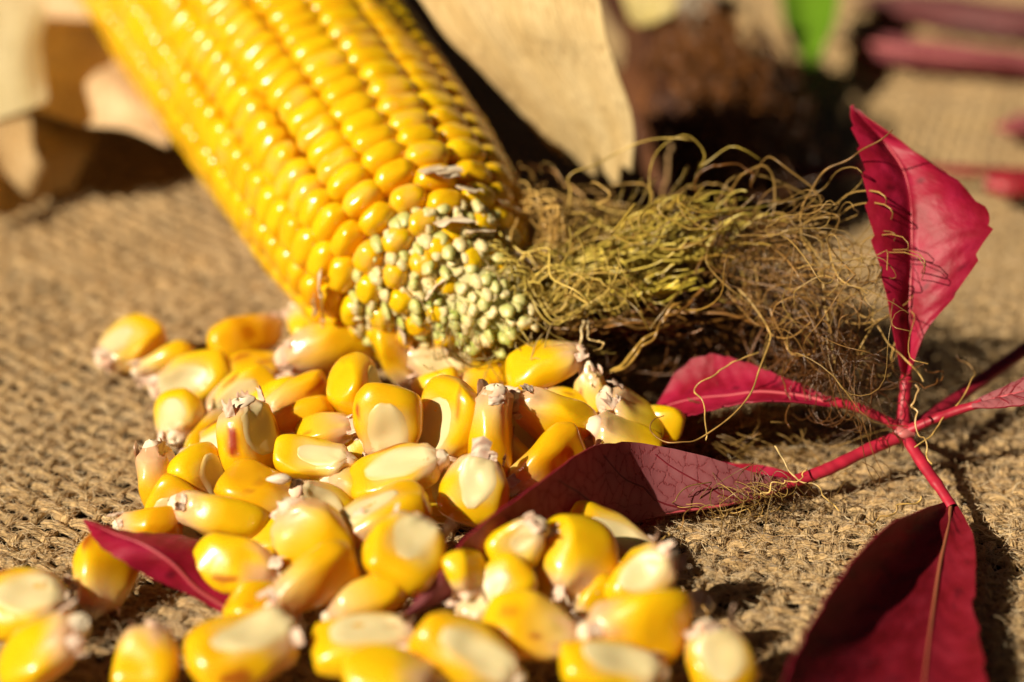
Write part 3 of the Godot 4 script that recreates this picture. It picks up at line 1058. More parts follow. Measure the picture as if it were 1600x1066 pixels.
	kernel("yellow kernel with a small white tip at the left edge, the lower of two", Vector3(-55.2, 5.0, 86.9), Vector3(58, 121, -163), Vector3(11.6, 9.2, 5.4), {"germ": 0, "pale": 0.2, "cap": 1, "orange": 0.1})
	kernel("blurred yellow kernel with its tip up, alone at the bottom left", Vector3(-42.4, 4.5, 88.2), Vector3(49, 170, -178), Vector3(9.0, 8.7, 5.0), {"germ": 0, "pale": 0.3})
	kernel("blurred kernel with a cream oval on top at the bottom left", Vector3(-31.3, 6.0, 87.8), Vector3(-72, 5, 113), Vector3(13.4, 10.7, 6.2), {"germ": 1, "pale": 0.1, "cap": 0.2})
	kernel("blurred kernel with a long pale top, bottom centre", Vector3(-17.9, 6.0, 86.6), Vector3(-75, -32, 128), Vector3(12.3, 8.8, 5.1), {"germ": 1, "pale": 0.3})
	kernel("blurred orange yellow kernel right at the bottom edge, centre", Vector3(-13.8, 7.0, 93.1), Vector3(77, -102, -5), Vector3(11.2, 7.9, 4.6), {"germ": 0, "pale": 0.6})
	kernel("blurred kernel with a wide cream side and white tip, bottom centre right", Vector3(-5.3, 7.0, 89.2), Vector3(-53, 8, 55), Vector3(13.4, 9.0, 5.2), {"germ": 1, "pale": 0.4, "cap": 1})
	kernel("kernel with a slanting cream face in front of the dark leaf gap", Vector3(-1.9, 6.0, 75.7), Vector3(-50, -16, -43), Vector3(10.4, 7.2, 4.2), {"germ": 1, "pale": 0.3})
	kernel("pale sided yellow kernel below the one with the slanting cream face", Vector3(2.1, 6.5, 83.9), Vector3(58, -174, -69), Vector3(12.0, 8.5, 4.9), {"germ": 0, "pale": 0.9})
	kernel("kernel with a pale dimple in the shade of the red leaf", Vector3(0.6, 10.0, 71.5), Vector3(-18, -12, 135), Vector3(7.6, 6.8, 4.0), {"germ": 0.3, "dent": 0.3, "pale": 0.2})
	kernel("small kernel lowest in the shadow of the red leaf", Vector3(-5.5, 8.5, 75.0), Vector3(28, -110, 35), Vector3(5.3, 6.5, 3.8), {"germ": 0, "pale": 0.2})
	kernel("upright kernel with its white tip pointing down, right of the leaf", Vector3(8.3, 8.0, 70.8), Vector3(33, -143, 24), Vector3(10.3, 10.2, 5.9), {"germ": 0, "pale": 0.5, "cap": 1, "orange": 0.15})
	kernel("white kernel lying behind the tip down kernel, right under the leaf", Vector3(12.3, 5.0, 61.0), Vector3(-48, 6, 60), Vector3(11.8, 6.1, 3.6), {"germ": 1, "pale": 1, "cap": 0.8, "chaff": 1})
	kernel("orange kernel half hidden below the tip down kernel", Vector3(5.7, 4.0, 71.0), Vector3(26, -111, 30), Vector3(8.2, 8.6, 5.0), {"germ": 0, "orange": 0.8, "pale": 0.4})
	kernel("kernel with a clear cream face tilted up to the right", Vector3(15.7, 7.0, 74.4), Vector3(-35, -16, 138), Vector3(10.0, 7.2, 4.1), {"germ": 1, "pale": 0.4, "cap": 0.8})
	kernel("yellow kernel wedged under the tilted cream face", Vector3(10.7, 4.0, 74.8), Vector3(28, -180, 30), Vector3(7.2, 5.1, 3.0), {"germ": 0, "pale": 0.2})
	kernel("bright yellow kernel with a blocky white tip on the left, front right", Vector3(15.1, 7.0, 85.0), Vector3(9, -170, 88), Vector3(12.8, 10.5, 6.1), {"germ": 0, "pale": 0.35, "cap": 1, "orange": 0.25})
	kernel("blurred kernel with a pale flat top at the bottom right", Vector3(11.0, 6.0, 90.8), Vector3(-72, 18, 67), Vector3(12.5, 8.3, 4.8), {"germ": 1, "pale": 0.3, "cap": 0.9})
	kernel("rightmost kernel, with a round cream face, at the bottom edge", Vector3(24.1, 5.0, 88.9), Vector3(-42, 14, -170), Vector3(9.7, 8.7, 5.7), {"germ": 1, "pale": 0.5})
	kernel("kernel deep in the gap left of the blotched kernel", Vector3(-39.9, 3.0, 36.7), Vector3(-48, -3, -67), Vector3(10.2, 8.0, 4.7), {"germ": 1})
	kernel("kernel glimpsed between the oval kernel and the arched face kernel", Vector3(-21.7, 6.0, 41.7), Vector3(49, 151, -137), Vector3(10.0, 8.3, 4.8), {"germ": 0})
	kernel("kernel filling the hollow below the oval white ended kernel", Vector3(-20.0, 5.0, 52.3), Vector3(-2, 174, 110), Vector3(9.7, 8.0, 4.7), {"germ": 0})
	kernel("kernel half buried between the feathery tipped and broad shouldered kernels", Vector3(-30.7, 3.5, 59.6), Vector3(53, 156, -124), Vector3(9.5, 7.9, 4.6), {"germ": 0})
	kernel("kernel under the slender kernel's crown, against the big cream faced one", Vector3(-19.9, 5.0, 65.4), Vector3(-16, 18, 154), Vector3(9.3, 7.3, 4.3), {"germ": 1})
	kernel("kernel under the upright yellow kernel, seen through a gap", Vector3(-9.4, 6.0, 44.2), Vector3(-49, 2, -80), Vector3(9.9, 7.8, 4.5), {"germ": 1})
	kernel("kernel between the red streaked kernel and the chalky ends", Vector3(11.3, 5.0, 38.3), Vector3(-42, 19, -130), Vector3(10.1, 8.0, 4.6), {"germ": 1})
	kernel("kernel below the plump silk side kernel, behind the narrow one", Vector3(0.0, 7.0, 33.1), Vector3(56, 163, -110), Vector3(10.2, 8.5, 4.9), {"germ": 0})
	kernel("kernel resting on burlap behind the frilled and smooth kernels", Vector3(-33.2, 4.0, 27.8), Vector3(5, -160, 62), Vector3(10.4, 8.7, 5.0), {"germ": 0})
	kernel("kernel low behind the red marked one by the leaf edge", Vector3(0.0, 4.0, 44.2), Vector3(7, 157, 144), Vector3(9.9, 8.3, 4.8), {"germ": 0})
	kernel("kernel wedged behind the kernel with the long white face", Vector3(-3.6, 7.0, 28.1), Vector3(1, -166, 75), Vector3(10.4, 8.6, 5.0), {"germ": 0})
	kernel("kernel low at the pile's left foot under the thin edge kernel", Vector3(-43.3, 3.3, 52.8), Vector3(-12, -14, 66), Vector3(9.7, 7.7, 4.4), {"germ": 1})
	crumb("small white bit of chaff between the upright kernels and the silk", Vector3(-0.4, 13.0, 39.1), 1.10, Vector3(1.3, 0.8, 0.9))
	crumb("tiny pale flake of chaff under the oval kernel", Vector3(-29.7, 10.5, 57.1), 1.00, Vector3(1.5, 0.6, 0.8))
	crumb("pale chaff flake lying on the burlap right of the pile", Vector3(22.5, 1.0, 71.2), 2.00, Vector3(1.1, 0.6, 1))
	crumb("small white chaff bit by the two kernels at the left edge", Vector3(-53.1, 2.0, 75.7), 1.00, Vector3(0.8, 1.2, 0.8))
	var creeper := thing("creeper_leaf", "crimson creeper leaf with five leaflets joined at a star shaped hub", "leaf", "", Vector3(0.0, 0.0, 0.0))
	var upright := [
		[Vector3(53.2, 12.7, 33.4), Vector3(53.8, 12.0, 32.6), Vector3(54.2, 12.7, 33.4)],
		[Vector3(51.8, 18.6, 32.5), Vector3(54.2, 16.5, 30.4), Vector3(56.2, 18.2, 31.6)],
		[Vector3(50.7, 24.0, 29.6), Vector3(54.4, 22.1, 27.8), Vector3(60.0, 23.2, 30.0)],
		[Vector3(49.4, 29.3, 26.8), Vector3(54.7, 27.3, 24.5), Vector3(63.3, 29.0, 27.0)],
		[Vector3(48.5, 34.3, 23.0), Vector3(54.7, 32.1, 21.3), Vector3(64.4, 32.1, 24.2)],
		[Vector3(48.3, 38.1, 18.7), Vector3(54.0, 35.9, 17.0), Vector3(60.8, 35.0, 19.2)],
		[Vector3(47.4, 40.8, 15.0), Vector3(51.2, 38.9, 12.7), Vector3(55.9, 37.8, 15.5)],
		[Vector3(46.9, 43.1, 11.5), Vector3(47.1, 43.2, 11.5), Vector3(47.5, 42.9, 11.6)],
	]
	leaflet(creeper, "leaflet", upright, 0.9, false)
	var leftward := [
		[Vector3(43.5, 10.2, 35.8), Vector3(43.5, 9.7, 36.1), Vector3(43.2, 9.9, 37.1)],
		[Vector3(39.5, 10.6, 32.2), Vector3(39.3, 10.1, 34.7), Vector3(38.9, 10.9, 37.7)],
		[Vector3(35.4, 11.1, 29.7), Vector3(34.1, 10.1, 33.6), Vector3(33.7, 11.0, 37.7)],
		[Vector3(31.1, 11.6, 27.1), Vector3(29.9, 9.2, 33.0), Vector3(29.5, 10.1, 37.0)],
		[Vector3(27.2, 11.7, 26.0), Vector3(26.0, 8.4, 32.3), Vector3(26.1, 8.8, 36.6)],
		[Vector3(23.3, 9.4, 26.1), Vector3(22.5, 7.2, 31.7), Vector3(22.7, 7.5, 36.1)],
		[Vector3(19.6, 5.0, 29.5), Vector3(19.1, 5.1, 30.6), Vector3(19.3, 5.0, 31.8)],
	]
	leaflet(creeper, "leaflet", leftward, 0.4, true)
	var curling := [
		[Vector3(37.7, 2.3, 42.3), Vector3(37.8, 2.4, 44.5), Vector3(37.5, 3.3, 45.2)],
		[Vector3(33.9, 2.2, 40.1), Vector3(34.2, 1.5, 46.1), Vector3(32.4, 4.6, 45.6)],
		[Vector3(28.6, 0.6, 36.4), Vector3(28.0, 1.2, 48.5), Vector3(25.4, 7.4, 46.4)],
		[Vector3(22.2, -0.3, 34.6), Vector3(18.6, 1.1, 50.9), Vector3(16.8, 10.0, 47.3)],
		[Vector3(13.0, 1.5, 42.7), Vector3(10.8, 1.1, 55.4), Vector3(11.1, 12.7, 52.6)],
		[Vector3(5.8, 3.8, 52.8), Vector3(4.1, 2.5, 62.5), Vector3(5.0, 13.9, 61.0)],
		[Vector3(-0.8, 5.1, 62.3), Vector3(-2.0, 4.3, 68.4), Vector3(-0.8, 13.6, 68.5)],
		[Vector3(-6.7, 5.5, 70.1), Vector3(-6.4, 4.5, 72.8), Vector3(-5.6, 11.8, 72.9)],
		[Vector3(-10.5, 4.4, 74.0), Vector3(-10.2, 4.3, 76.3), Vector3(-8.1, 9.7, 75.7)],
		[Vector3(-14.1, 3.1, 76.9), Vector3(-13.9, 3.0, 78.1), Vector3(-13.5, 4.0, 78.2)],
	]
	leaflet(creeper, "leaflet", curling, 0.3, true)
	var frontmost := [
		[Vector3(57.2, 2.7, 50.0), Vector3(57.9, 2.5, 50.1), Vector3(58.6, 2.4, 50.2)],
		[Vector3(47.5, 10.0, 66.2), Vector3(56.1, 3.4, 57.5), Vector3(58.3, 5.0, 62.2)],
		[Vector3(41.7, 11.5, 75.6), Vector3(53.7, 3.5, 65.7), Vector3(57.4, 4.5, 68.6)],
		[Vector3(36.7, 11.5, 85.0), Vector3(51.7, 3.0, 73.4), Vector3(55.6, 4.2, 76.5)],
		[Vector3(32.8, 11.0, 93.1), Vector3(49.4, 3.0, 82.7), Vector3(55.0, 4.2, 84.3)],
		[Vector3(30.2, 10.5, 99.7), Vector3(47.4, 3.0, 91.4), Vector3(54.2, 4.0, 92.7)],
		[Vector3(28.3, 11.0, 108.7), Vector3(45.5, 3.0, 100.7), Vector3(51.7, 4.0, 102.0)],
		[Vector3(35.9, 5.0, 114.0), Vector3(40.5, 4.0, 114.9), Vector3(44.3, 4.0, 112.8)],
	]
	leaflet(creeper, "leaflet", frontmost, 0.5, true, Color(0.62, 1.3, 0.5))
	var rightward := [
		[Vector3(62.0, 11.2, 38.7), Vector3(62.0, 10.9, 38.8), Vector3(61.8, 11.0, 39.9)],
		[Vector3(65.4, 12.8, 37.8), Vector3(65.4, 12.3, 39.2), Vector3(64.5, 12.6, 42.4)],
		[Vector3(68.9, 14.1, 37.1), Vector3(68.6, 13.5, 39.7), Vector3(67.5, 13.9, 44.0)],
		[Vector3(75.5, 17.0, 36.7), Vector3(75.6, 15.8, 40.8), Vector3(74.3, 14.9, 46.9)],
		[Vector3(82.7, 17.9, 38.5), Vector3(82.7, 17.1, 42.3), Vector3(81.1, 16.1, 47.4)],
		[Vector3(88.3, 17.6, 43.2), Vector3(88.4, 17.5, 43.3), Vector3(88.3, 17.2, 43.4)],
	]
	leaflet(creeper, "leaflet", rightward, 0.4, true)
	stalk(creeper, "stalk", [Vector3(53.2, 6.3, 37.9), Vector3(53.4, 8.4, 35.6), Vector3(53.9, 11.0, 33.1), Vector3(54.4, 13.4, 30.1)], 0.95, 0.7, Color(0.37, 0.015, 0.038))
	stalk(creeper, "stalk", [Vector3(53.2, 6.5, 37.8), Vector3(49.6, 8.2, 36.9), Vector3(46.1, 9.4, 36.2), Vector3(42.2, 10.1, 35.9)], 0.8, 0.75, Color(0.37, 0.015, 0.038))
	stalk(creeper, "stalk", [Vector3(53.0, 6.4, 39.0), Vector3(47.5, 4.9, 40.9), Vector3(42.1, 3.5, 43.4), Vector3(36.4, 2.3, 45.1)], 1.05, 0.9, Color(0.37, 0.015, 0.038))
	stalk(creeper, "stalk", [Vector3(53.3, 6.2, 39.1), Vector3(55.2, 4.6, 44.4), Vector3(56.7, 3.6, 48.4), Vector3(57.8, 2.6, 51.2)], 0.85, 0.75, Color(0.37, 0.015, 0.038))
	stalk(creeper, "stalk", [Vector3(53.3, 6.8, 38.7), Vector3(57.0, 8.8, 38.8), Vector3(60.4, 10.2, 38.7), Vector3(63.2, 11.4, 39.1)], 0.85, 0.7, Color(0.37, 0.015, 0.038))
	stalk(creeper, "petiole", [Vector3(53.7, 5.7, 37.1), Vector3(59.4, 6.0, 31.3), Vector3(67.1, 6.5, 23.1), Vector3(78.4, 7.9, 12.1), Vector3(92.4, 10.0, -0.3)], 1, 1.1, Color(0.24, 0.012, 0.03))
	stalk(creeper, "hub", [Vector3(52.2, 6.8, 38.7), Vector3(53.0, 6.8, 39.3), Vector3(54.0, 6.7, 38.8)], 1, 0.95, Color(0.44, 0.12, 0.12))
	var fallen := thing("creeper_leaflet", "single crimson leaf lying half under the kernels at the left", "leaf")
	var lone := [
		[Vector3(-35.6, 2.0, 74.3), Vector3(-35.0, 2.5, 74.0), Vector3(-27.8, 1.5, 69.8)],
		[Vector3(-39.3, 3.2, 72.6), Vector3(-38.4, 5.0, 73.6), Vector3(-29.1, 1.6, 64.3)],
		[Vector3(-43.9, 5.5, 72.1), Vector3(-41.4, 8.0, 72.5), Vector3(-33.5, 1.8, 60.5)],
		[Vector3(-47.5, 8.5, 72.4), Vector3(-44.9, 9.5, 70.8), Vector3(-40.8, 3.0, 60.3)],
		[Vector3(-50.9, 9.0, 69.5), Vector3(-49.2, 9.5, 68.1), Vector3(-47.3, 6.0, 63.4)],
		[Vector3(-53.3, 9.0, 64.7), Vector3(-53.4, 9.0, 64.4), Vector3(-53.3, 9.0, 64.2)],
	]
	leaflet(fallen, "blade", lone, 0.2, false)
	var silk := thing("corn_silk", "tangled olive and brown corn silk spreading from the cob tip", "corn silk")
	var loose := Shape.new()
	bundle(silk, [Vector3(-3.7, 15.5, 12.6), Vector3(6.4, 18.4, 13.3), Vector3(16.3, 21.7, 15.0), Vector3(25.3, 24.9, 14.4), Vector3(35.5, 27.9, 10.6)], Vector3(4, 4, 4), Vector3(3.5, 2.6, 5), 85, 4.5, Color(0.64, 0.52, 0.10), Color(0.50, 0.38, 0.06), loose, 60, 0.14, 0.32)
	bundle(silk, [Vector3(-2.7, 13.9, 15.7), Vector3(6.4, 17.1, 16.3), Vector3(14.4, 20.2, 18.0), Vector3(25.2, 22.2, 18.1), Vector3(36.1, 25.0, 15.5)], Vector3(3, 3, 4), Vector3(5, 4, 5), 60, 9, Color(0.50, 0.38, 0.06), Color(0.17, 0.07, 0.018), loose, 40, 0.12, 0.3)
	bundle(silk, [Vector3(0.0, 13.2, 17.2), Vector3(9.0, 16.5, 20.0), Vector3(17.9, 19.6, 21.8), Vector3(27.6, 22.8, 21.2)], Vector3(2.2, 1.6, 2), Vector3(2.5, 1.6, 2), 46, 2.2, Color(0.52, 0.43, 0.045), Color(0.50, 0.38, 0.06), loose, 40, 0.2, 0.46)
	bundle(silk, [Vector3(-1.9, 18.7, 8.7), Vector3(7.4, 20.3, 10.0), Vector3(18.3, 24.4, 10.1), Vector3(30.2, 27.7, 8.4)], Vector3(4, 4, 4), Vector3(5, 3, 5), 26, 12, Color(0.60, 0.40, 0.12), Color(0.50, 0.38, 0.06), loose, 20, 0.1, 0.22)
	bundle(silk, [Vector3(-1.8, 10.1, 21.1), Vector3(3.6, 13.0, 21.9), Vector3(11.7, 14.7, 22.1), Vector3(22.5, 15.1, 21.9), Vector3(34.1, 15.9, 21.5)], Vector3(2.2, 2, 3), Vector3(5, 3, 5), 40, 5, Color(0.36, 0.20, 0.04), Color(0.17, 0.07, 0.018), loose, 40, 0.14, 0.34)
	bundle(silk, [Vector3(5.5, 6.5, 17.4), Vector3(18.4, 7.7, 16.7), Vector3(29.4, 10.2, 16.5), Vector3(41.2, 10.7, 17.4), Vector3(49.7, 7.8, 23.5)], Vector3(4, 3, 5), Vector3(6, 5, 5), 70, 9, Color(0.17, 0.07, 0.018), Color(0.07, 0.025, 0.008), loose, 10, 0.1, 0.24)  # this and next bundle: brown strands coloured darker for shade under the sheaf
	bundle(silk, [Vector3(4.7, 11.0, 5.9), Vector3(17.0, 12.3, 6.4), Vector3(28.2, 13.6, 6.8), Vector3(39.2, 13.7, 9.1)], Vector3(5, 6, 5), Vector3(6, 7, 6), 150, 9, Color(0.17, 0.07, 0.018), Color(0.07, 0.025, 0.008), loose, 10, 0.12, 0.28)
	bundle(silk, [Vector3(26.9, 23.5, 18.6), Vector3(34.7, 23.5, 20.8), Vector3(40.5, 20.2, 26.0), Vector3(45.5, 14.1, 31.5)], Vector3(4, 4, 5), Vector3(5, 6, 6), 55, 14, Color(0.38, 0.21, 0.06), Color(0.07, 0.025, 0.008), loose, 30, 0.07, 0.17)
	bundle(silk, [Vector3(32.2, 28.2, 16.1), Vector3(38.1, 27.9, 19.6), Vector3(43.2, 22.5, 24.7), Vector3(46.4, 17.2, 29.8), Vector3(49.6, 12.8, 34.4)], Vector3(4, 4, 5), Vector3(5, 6, 5), 40, 15, Color(0.17, 0.07, 0.018), Color(0.60, 0.40, 0.12), loose, 14, 0.07, 0.17)
	bundle(silk, [Vector3(34.8, 18.0, 13.6), Vector3(39.3, 13.6, 17.0), Vector3(41.7, 8.9, 21.8), Vector3(44.2, 5.9, 25.7)], Vector3(5, 4, 5), Vector3(6, 5, 5), 50, 12, Color(0.17, 0.07, 0.018), Color(0.07, 0.025, 0.008), loose, 10, 0.07, 0.16)
	bundle(silk, [Vector3(38.0, 11.9, 29.2), Vector3(43.9, 11.3, 31.8), Vector3(49.9, 11.0, 33.1)], Vector3(5, 4, 4), Vector3(4, 3, 4), 60, 9, Color(0.17, 0.07, 0.018), Color(0.07, 0.025, 0.008), loose, 14, 0.06, 0.12)
	bundle(silk, [Vector3(-14.7, 25.2, 7.4), Vector3(-10.0, 21.7, 15.0), Vector3(-5.4, 16.7, 21.1), Vector3(-0.9, 11.8, 27.1)], Vector3(8, 4, 6), Vector3(9, 4, 6), 110, 8, Color(0.62, 0.5, 0.24), Color(0.42, 0.28, 0.1), loose, 40, 0.09, 0.15)
	bundle(silk, [Vector3(-0.9, 23.6, 3.8), Vector3(2.8, 21.9, 6.9), Vector3(6.5, 20.3, 10.0), Vector3(9.2, 20.0, 11.4)], Vector3(7, 8, 5), Vector3(6, 8, 6), 70, 12, Color(0.60, 0.40, 0.12), Color(0.17, 0.07, 0.018), loose, 30, 0.09, 0.2)
	bundle(silk, [Vector3(-3.6, 22.1, 15.9), Vector3(-0.9, 19.4, 18.5), Vector3(4.5, 16.7, 21.1), Vector3(11.6, 17.9, 21.5)], Vector3(4, 6, 3), Vector3(5, 6, 4), 60, 12, Color(0.64, 0.52, 0.10), Color(0.60, 0.40, 0.12), loose, 30, 0.09, 0.2)
	bundle(silk, [Vector3(22.5, 2.0, 28.9), Vector3(28.8, 2.4, 28.6), Vector3(35.9, 2.8, 28.4), Vector3(44.6, 3.4, 30.4)], Vector3(5, 2, 4), Vector3(6, 2, 5), 90, 8, Color(0.60, 0.40, 0.12), Color(0.17, 0.07, 0.018), loose, 20, 0.06, 0.12)
	bundle(silk, [Vector3(23.6, 3.0, 49.8), Vector3(29.5, 2.2, 50.2), Vector3(36.4, 2.5, 49.0), Vector3(45.2, 2.1, 46.9)], Vector3(5, 1, 4), Vector3(6, 1, 5), 26, 8, Color(0.60, 0.40, 0.12), Color(0.17, 0.07, 0.018), loose, 10, 0.05, 0.1)
	bundle(silk, [Vector3(-13.8, 21.6, 10.5), Vector3(-9.1, 19.3, 16.3), Vector3(-3.6, 16.3, 22.4), Vector3(0.9, 13.3, 26.2)], Vector3(9, 5, 6), Vector3(8, 5, 6), 120, 5, Color(0.66, 0.58, 0.32), Color(0.5, 0.46, 0.16), loose, 0, 0.06, 0.11)
	thread(silk, [Vector3(44.6, 11.0, 33.1), Vector3(43.0, 18.3, 28.1), Vector3(42.3, 24.1, 23.9), Vector3(40.1, 28.0, 21.8), Vector3(40.8, 33.0, 20.3), Vector3(43.8, 37.3, 19.1), Vector3(47.8, 40.0, 20.0), Vector3(51.2, 43.3, 21.6)], 0.17, Color(0.60, 0.40, 0.12), Color(0.17, 0.07, 0.018))
	thread(silk, [Vector3(55.3, 13.0, 36.6), Vector3(51.3, 17.4, 32.0), Vector3(47.7, 19.5, 28.6), Vector3(44.9, 23.3, 24.3), Vector3(43.3, 26.8, 21.4)], 0.13, Color(0.60, 0.40, 0.12), Color(0.17, 0.07, 0.018))
	thread(silk, [Vector3(26.5, 26.5, 10.2), Vector3(26.2, 30.9, 11.2), Vector3(27.9, 34.0, 11.9), Vector3(31.3, 34.9, 12.5), Vector3(33.9, 33.3, 13.3), Vector3(33.7, 30.9, 13.5)], 0.15, Color(0.17, 0.07, 0.018), Color(0.17, 0.07, 0.018))
	thread(silk, [Vector3(20.4, 23.6, 6.1), Vector3(24.0, 27.7, 6.1), Vector3(28.5, 28.9, 6.6), Vector3(32.1, 28.5, 8.0)], 0.14, Color(0.17, 0.07, 0.018), Color(0.60, 0.40, 0.12))
	thread(silk, [Vector3(30.8, 21.7, 25.2), Vector3(34.1, 18.8, 29.0), Vector3(34.7, 17.1, 33.3), Vector3(33.0, 14.7, 37.9), Vector3(29.7, 12.4, 42.6), Vector3(25.2, 10.9, 46.7), Vector3(21.8, 10.7, 48.0), Vector3(19.3, 10.9, 46.7), Vector3(18.8, 11.4, 44.2), Vector3(20.5, 11.5, 41.9)], 0.13, Color(0.60, 0.40, 0.12), Color(0.17, 0.07, 0.018))
	thread(silk, [Vector3(33.9, 16.2, 32.6), Vector3(29.4, 15.3, 35.4), Vector3(26.2, 14.7, 37.9), Vector3(25.0, 13.7, 39.6), Vector3(25.4, 11.9, 41.7), Vector3(25.7, 8.2, 43.7)], 0.12, Color(0.60, 0.40, 0.12), Color(0.60, 0.40, 0.12))
	thread(silk, [Vector3(40.1, 15.8, 31.7), Vector3(37.0, 13.5, 34.0), Vector3(37.4, 11.0, 36.5), Vector3(37.8, 7.1, 38.6)], 0.11, Color(0.17, 0.07, 0.018), Color(0.17, 0.07, 0.018))
	thread(silk, [Vector3(9.3, 17.4, 26.3), Vector3(9.2, 15.3, 30.8), Vector3(10.9, 13.5, 34.0), Vector3(11.4, 12.1, 35.9)], 0.2, Color(0.62, 0.5, 0.28), Color(0.60, 0.40, 0.12))
	thread(silk, [Vector3(9.9, 17.4, 26.3), Vector3(10.5, 16.0, 29.3), Vector3(12.3, 16.1, 30.4), Vector3(11.8, 14.9, 31.0)], 0.15, Color(0.62, 0.5, 0.28), Color(0.60, 0.40, 0.12))
	thread(silk, [Vector3(-2.7, 12.4, 24.5), Vector3(-2.0, 11.0, 27.5), Vector3(-1.6, 9.1, 29.6), Vector3(-2.0, 7.5, 30.4)], 0.2, Color(0.40, 0.22, 0.06), Color(0.17, 0.07, 0.018))
	thread(silk, [Vector3(11.5, 10.1, 31.4), Vector3(15.9, 13.2, 29.7), Vector3(20.3, 17.1, 27.6), Vector3(23.4, 19.3, 25.3), Vector3(26.6, 20.5, 23.6)], 0.34, Color(0.46, 0.30, 0.06), Color(0.17, 0.07, 0.018))
	thread(silk, [Vector3(12.3, 10.2, 31.9), Vector3(17.6, 14.2, 29.7), Vector3(21.6, 18.1, 27.7), Vector3(24.8, 19.7, 25.1)], 0.24, Color(0.40, 0.25, 0.05), Color(0.17, 0.07, 0.018))
	thread(silk, [Vector3(2.9, 22.9, -14.0), Vector3(7.7, 23.6, -7.6), Vector3(10.5, 22.7, -2.6), Vector3(12.2, 21.1, 2.9), Vector3(11.7, 20.3, 5.5)], 0.26, Color(0.4, 0.2, 0.08), Color(0.60, 0.40, 0.12))
	thread(silk, [Vector3(25.0, 25.4, -23.3), Vector3(24.0, 22.9, -14.0), Vector3(22.6, 21.1, -6.2), Vector3(20.7, 20.6, 1.9)], 0.3, Color(0.5, 0.33, 0.16), Color(0.17, 0.07, 0.018))
	thread(silk, [Vector3(35.5, 7.9, 45.0), Vector3(37.0, 6.1, 49.3), Vector3(41.0, 4.8, 51.1), Vector3(42.2, 2.8, 52.8)], 0.14, Color(0.6, 0.45, 0.2), Color(0.60, 0.40, 0.12))
	thread(silk, [Vector3(32.8, 4.3, 50.3), Vector3(36.0, 6.3, 50.4), Vector3(38.7, 6.9, 50.0)], 0.14, Color(0.6, 0.42, 0.15), Color(0.60, 0.40, 0.12))
	thread(silk, [Vector3(54.2, 13.5, 37.5), Vector3(54.0, 11.4, 40.8), Vector3(54.5, 8.2, 43.7), Vector3(55.2, 6.4, 45.8)], 0.16, Color(0.5, 0.32, 0.14), Color(0.60, 0.40, 0.12))
	thread(silk, [Vector3(53.7, 7.4, 44.1), Vector3(58.5, 9.7, 39.5), Vector3(62.4, 12.5, 35.7), Vector3(62.4, 13.8, 32.7), Vector3(60.6, 13.7, 30.6)], 0.12, Color(0.60, 0.40, 0.12), Color(0.17, 0.07, 0.018))
	thread(silk, [Vector3(53.6, 13.0, 36.6), Vector3(57.0, 13.0, 36.6), Vector3(58.1, 13.6, 35.1), Vector3(55.7, 13.9, 33.8)], 0.11, Color(0.17, 0.07, 0.018), Color(0.17, 0.07, 0.018))
	thread(silk, [Vector3(53.8, 3.9, 50.5), Vector3(50.3, 2.6, 52.3), Vector3(46.7, 2.0, 53.8), Vector3(44.1, 1.4, 55.2)], 0.12, Color(0.60, 0.40, 0.12), Color(0.17, 0.07, 0.018))
	thread(silk, [Vector3(22.6, 5.0, 68.0), Vector3(23.6, 3.2, 72.4), Vector3(24.0, 1.4, 77.9)], 0.16, Color(0.60, 0.40, 0.12), Color(0.17, 0.07, 0.018))
	thread(silk, [Vector3(17.8, 3.7, 63.1), Vector3(20.6, 3.1, 57.7), Vector3(23.4, 3.1, 53.2)], 0.15, Color(0.60, 0.40, 0.12), Color(0.17, 0.07, 0.018))
	build("silk_tangle", loose, M.silk, silk).set_meta("kind", "stuff")
	var rows_199 := [
		[Vector3(10.1, 18.0, -24.9), Vector3(14.0, 17.4, -20.1), Vector3(18.6, 18.4, -16.1)],
		[Vector3(4.6, 24.2, -24.9), Vector3(11.4, 25.5, -19.9), Vector3(18.0, 25.4, -15.3)],
		[Vector3(-0.5, 30.2, -24.7), Vector3(8.4, 32.1, -20.0), Vector3(17.0, 32.2, -14.4)],
		[Vector3(-5.7, 36.1, -24.4), Vector3(4.4, 38.8, -20.2), Vector3(15.5, 38.4, -14.3)],
		[Vector3(-12.3, 42.1, -25.3), Vector3(0.5, 45.4, -20.3), Vector3(13.7, 45.4, -14.6)],
		[Vector3(-20.1, 50.6, -28.7), Vector3(-3.4, 54.1, -22.6), Vector3(12.3, 54.4, -17.1)],
	]
	tag(sheet("corn_husk", rows_199, Color(0.84, 0.68, 0.38), Color(0.74, 0.56, 0.27), M.husk, 1.6, self, 0.4), "broad cream corn husk with a frayed end beside the cob", "corn husk")
	var rows_208 := [
		[Vector3(19.7, 4.4, -38.1), Vector3(27.5, 4.7, -34.9), Vector3(35.0, 5.2, -36.3), Vector3(42.1, 3.6, -42.2)],
		[Vector3(19.5, 10.1, -60.4), Vector3(27.4, 13.7, -54.4), Vector3(34.9, 14.5, -52.5), Vector3(43.1, 8.7, -60.8)],
		[Vector3(18.1, 14.8, -82.2), Vector3(26.3, 18.7, -75.2), Vector3(34.1, 18.4, -72.7), Vector3(42.5, 12.8, -81.1)],
		[Vector3(17.4, 18.1, -115.6), Vector3(25.6, 22.4, -106.6), Vector3(34.1, 21.3, -106.0), Vector3(43.6, 17.0, -115.0)],
	]
	tag(sheet("brown_husk", rows_208, Color(0.06, 0.018, 0.005), Color(0.13, 0.045, 0.012), M.husk, 6, self, 0.15), "crumpled brown dried husk right of the cream one", "corn husk")
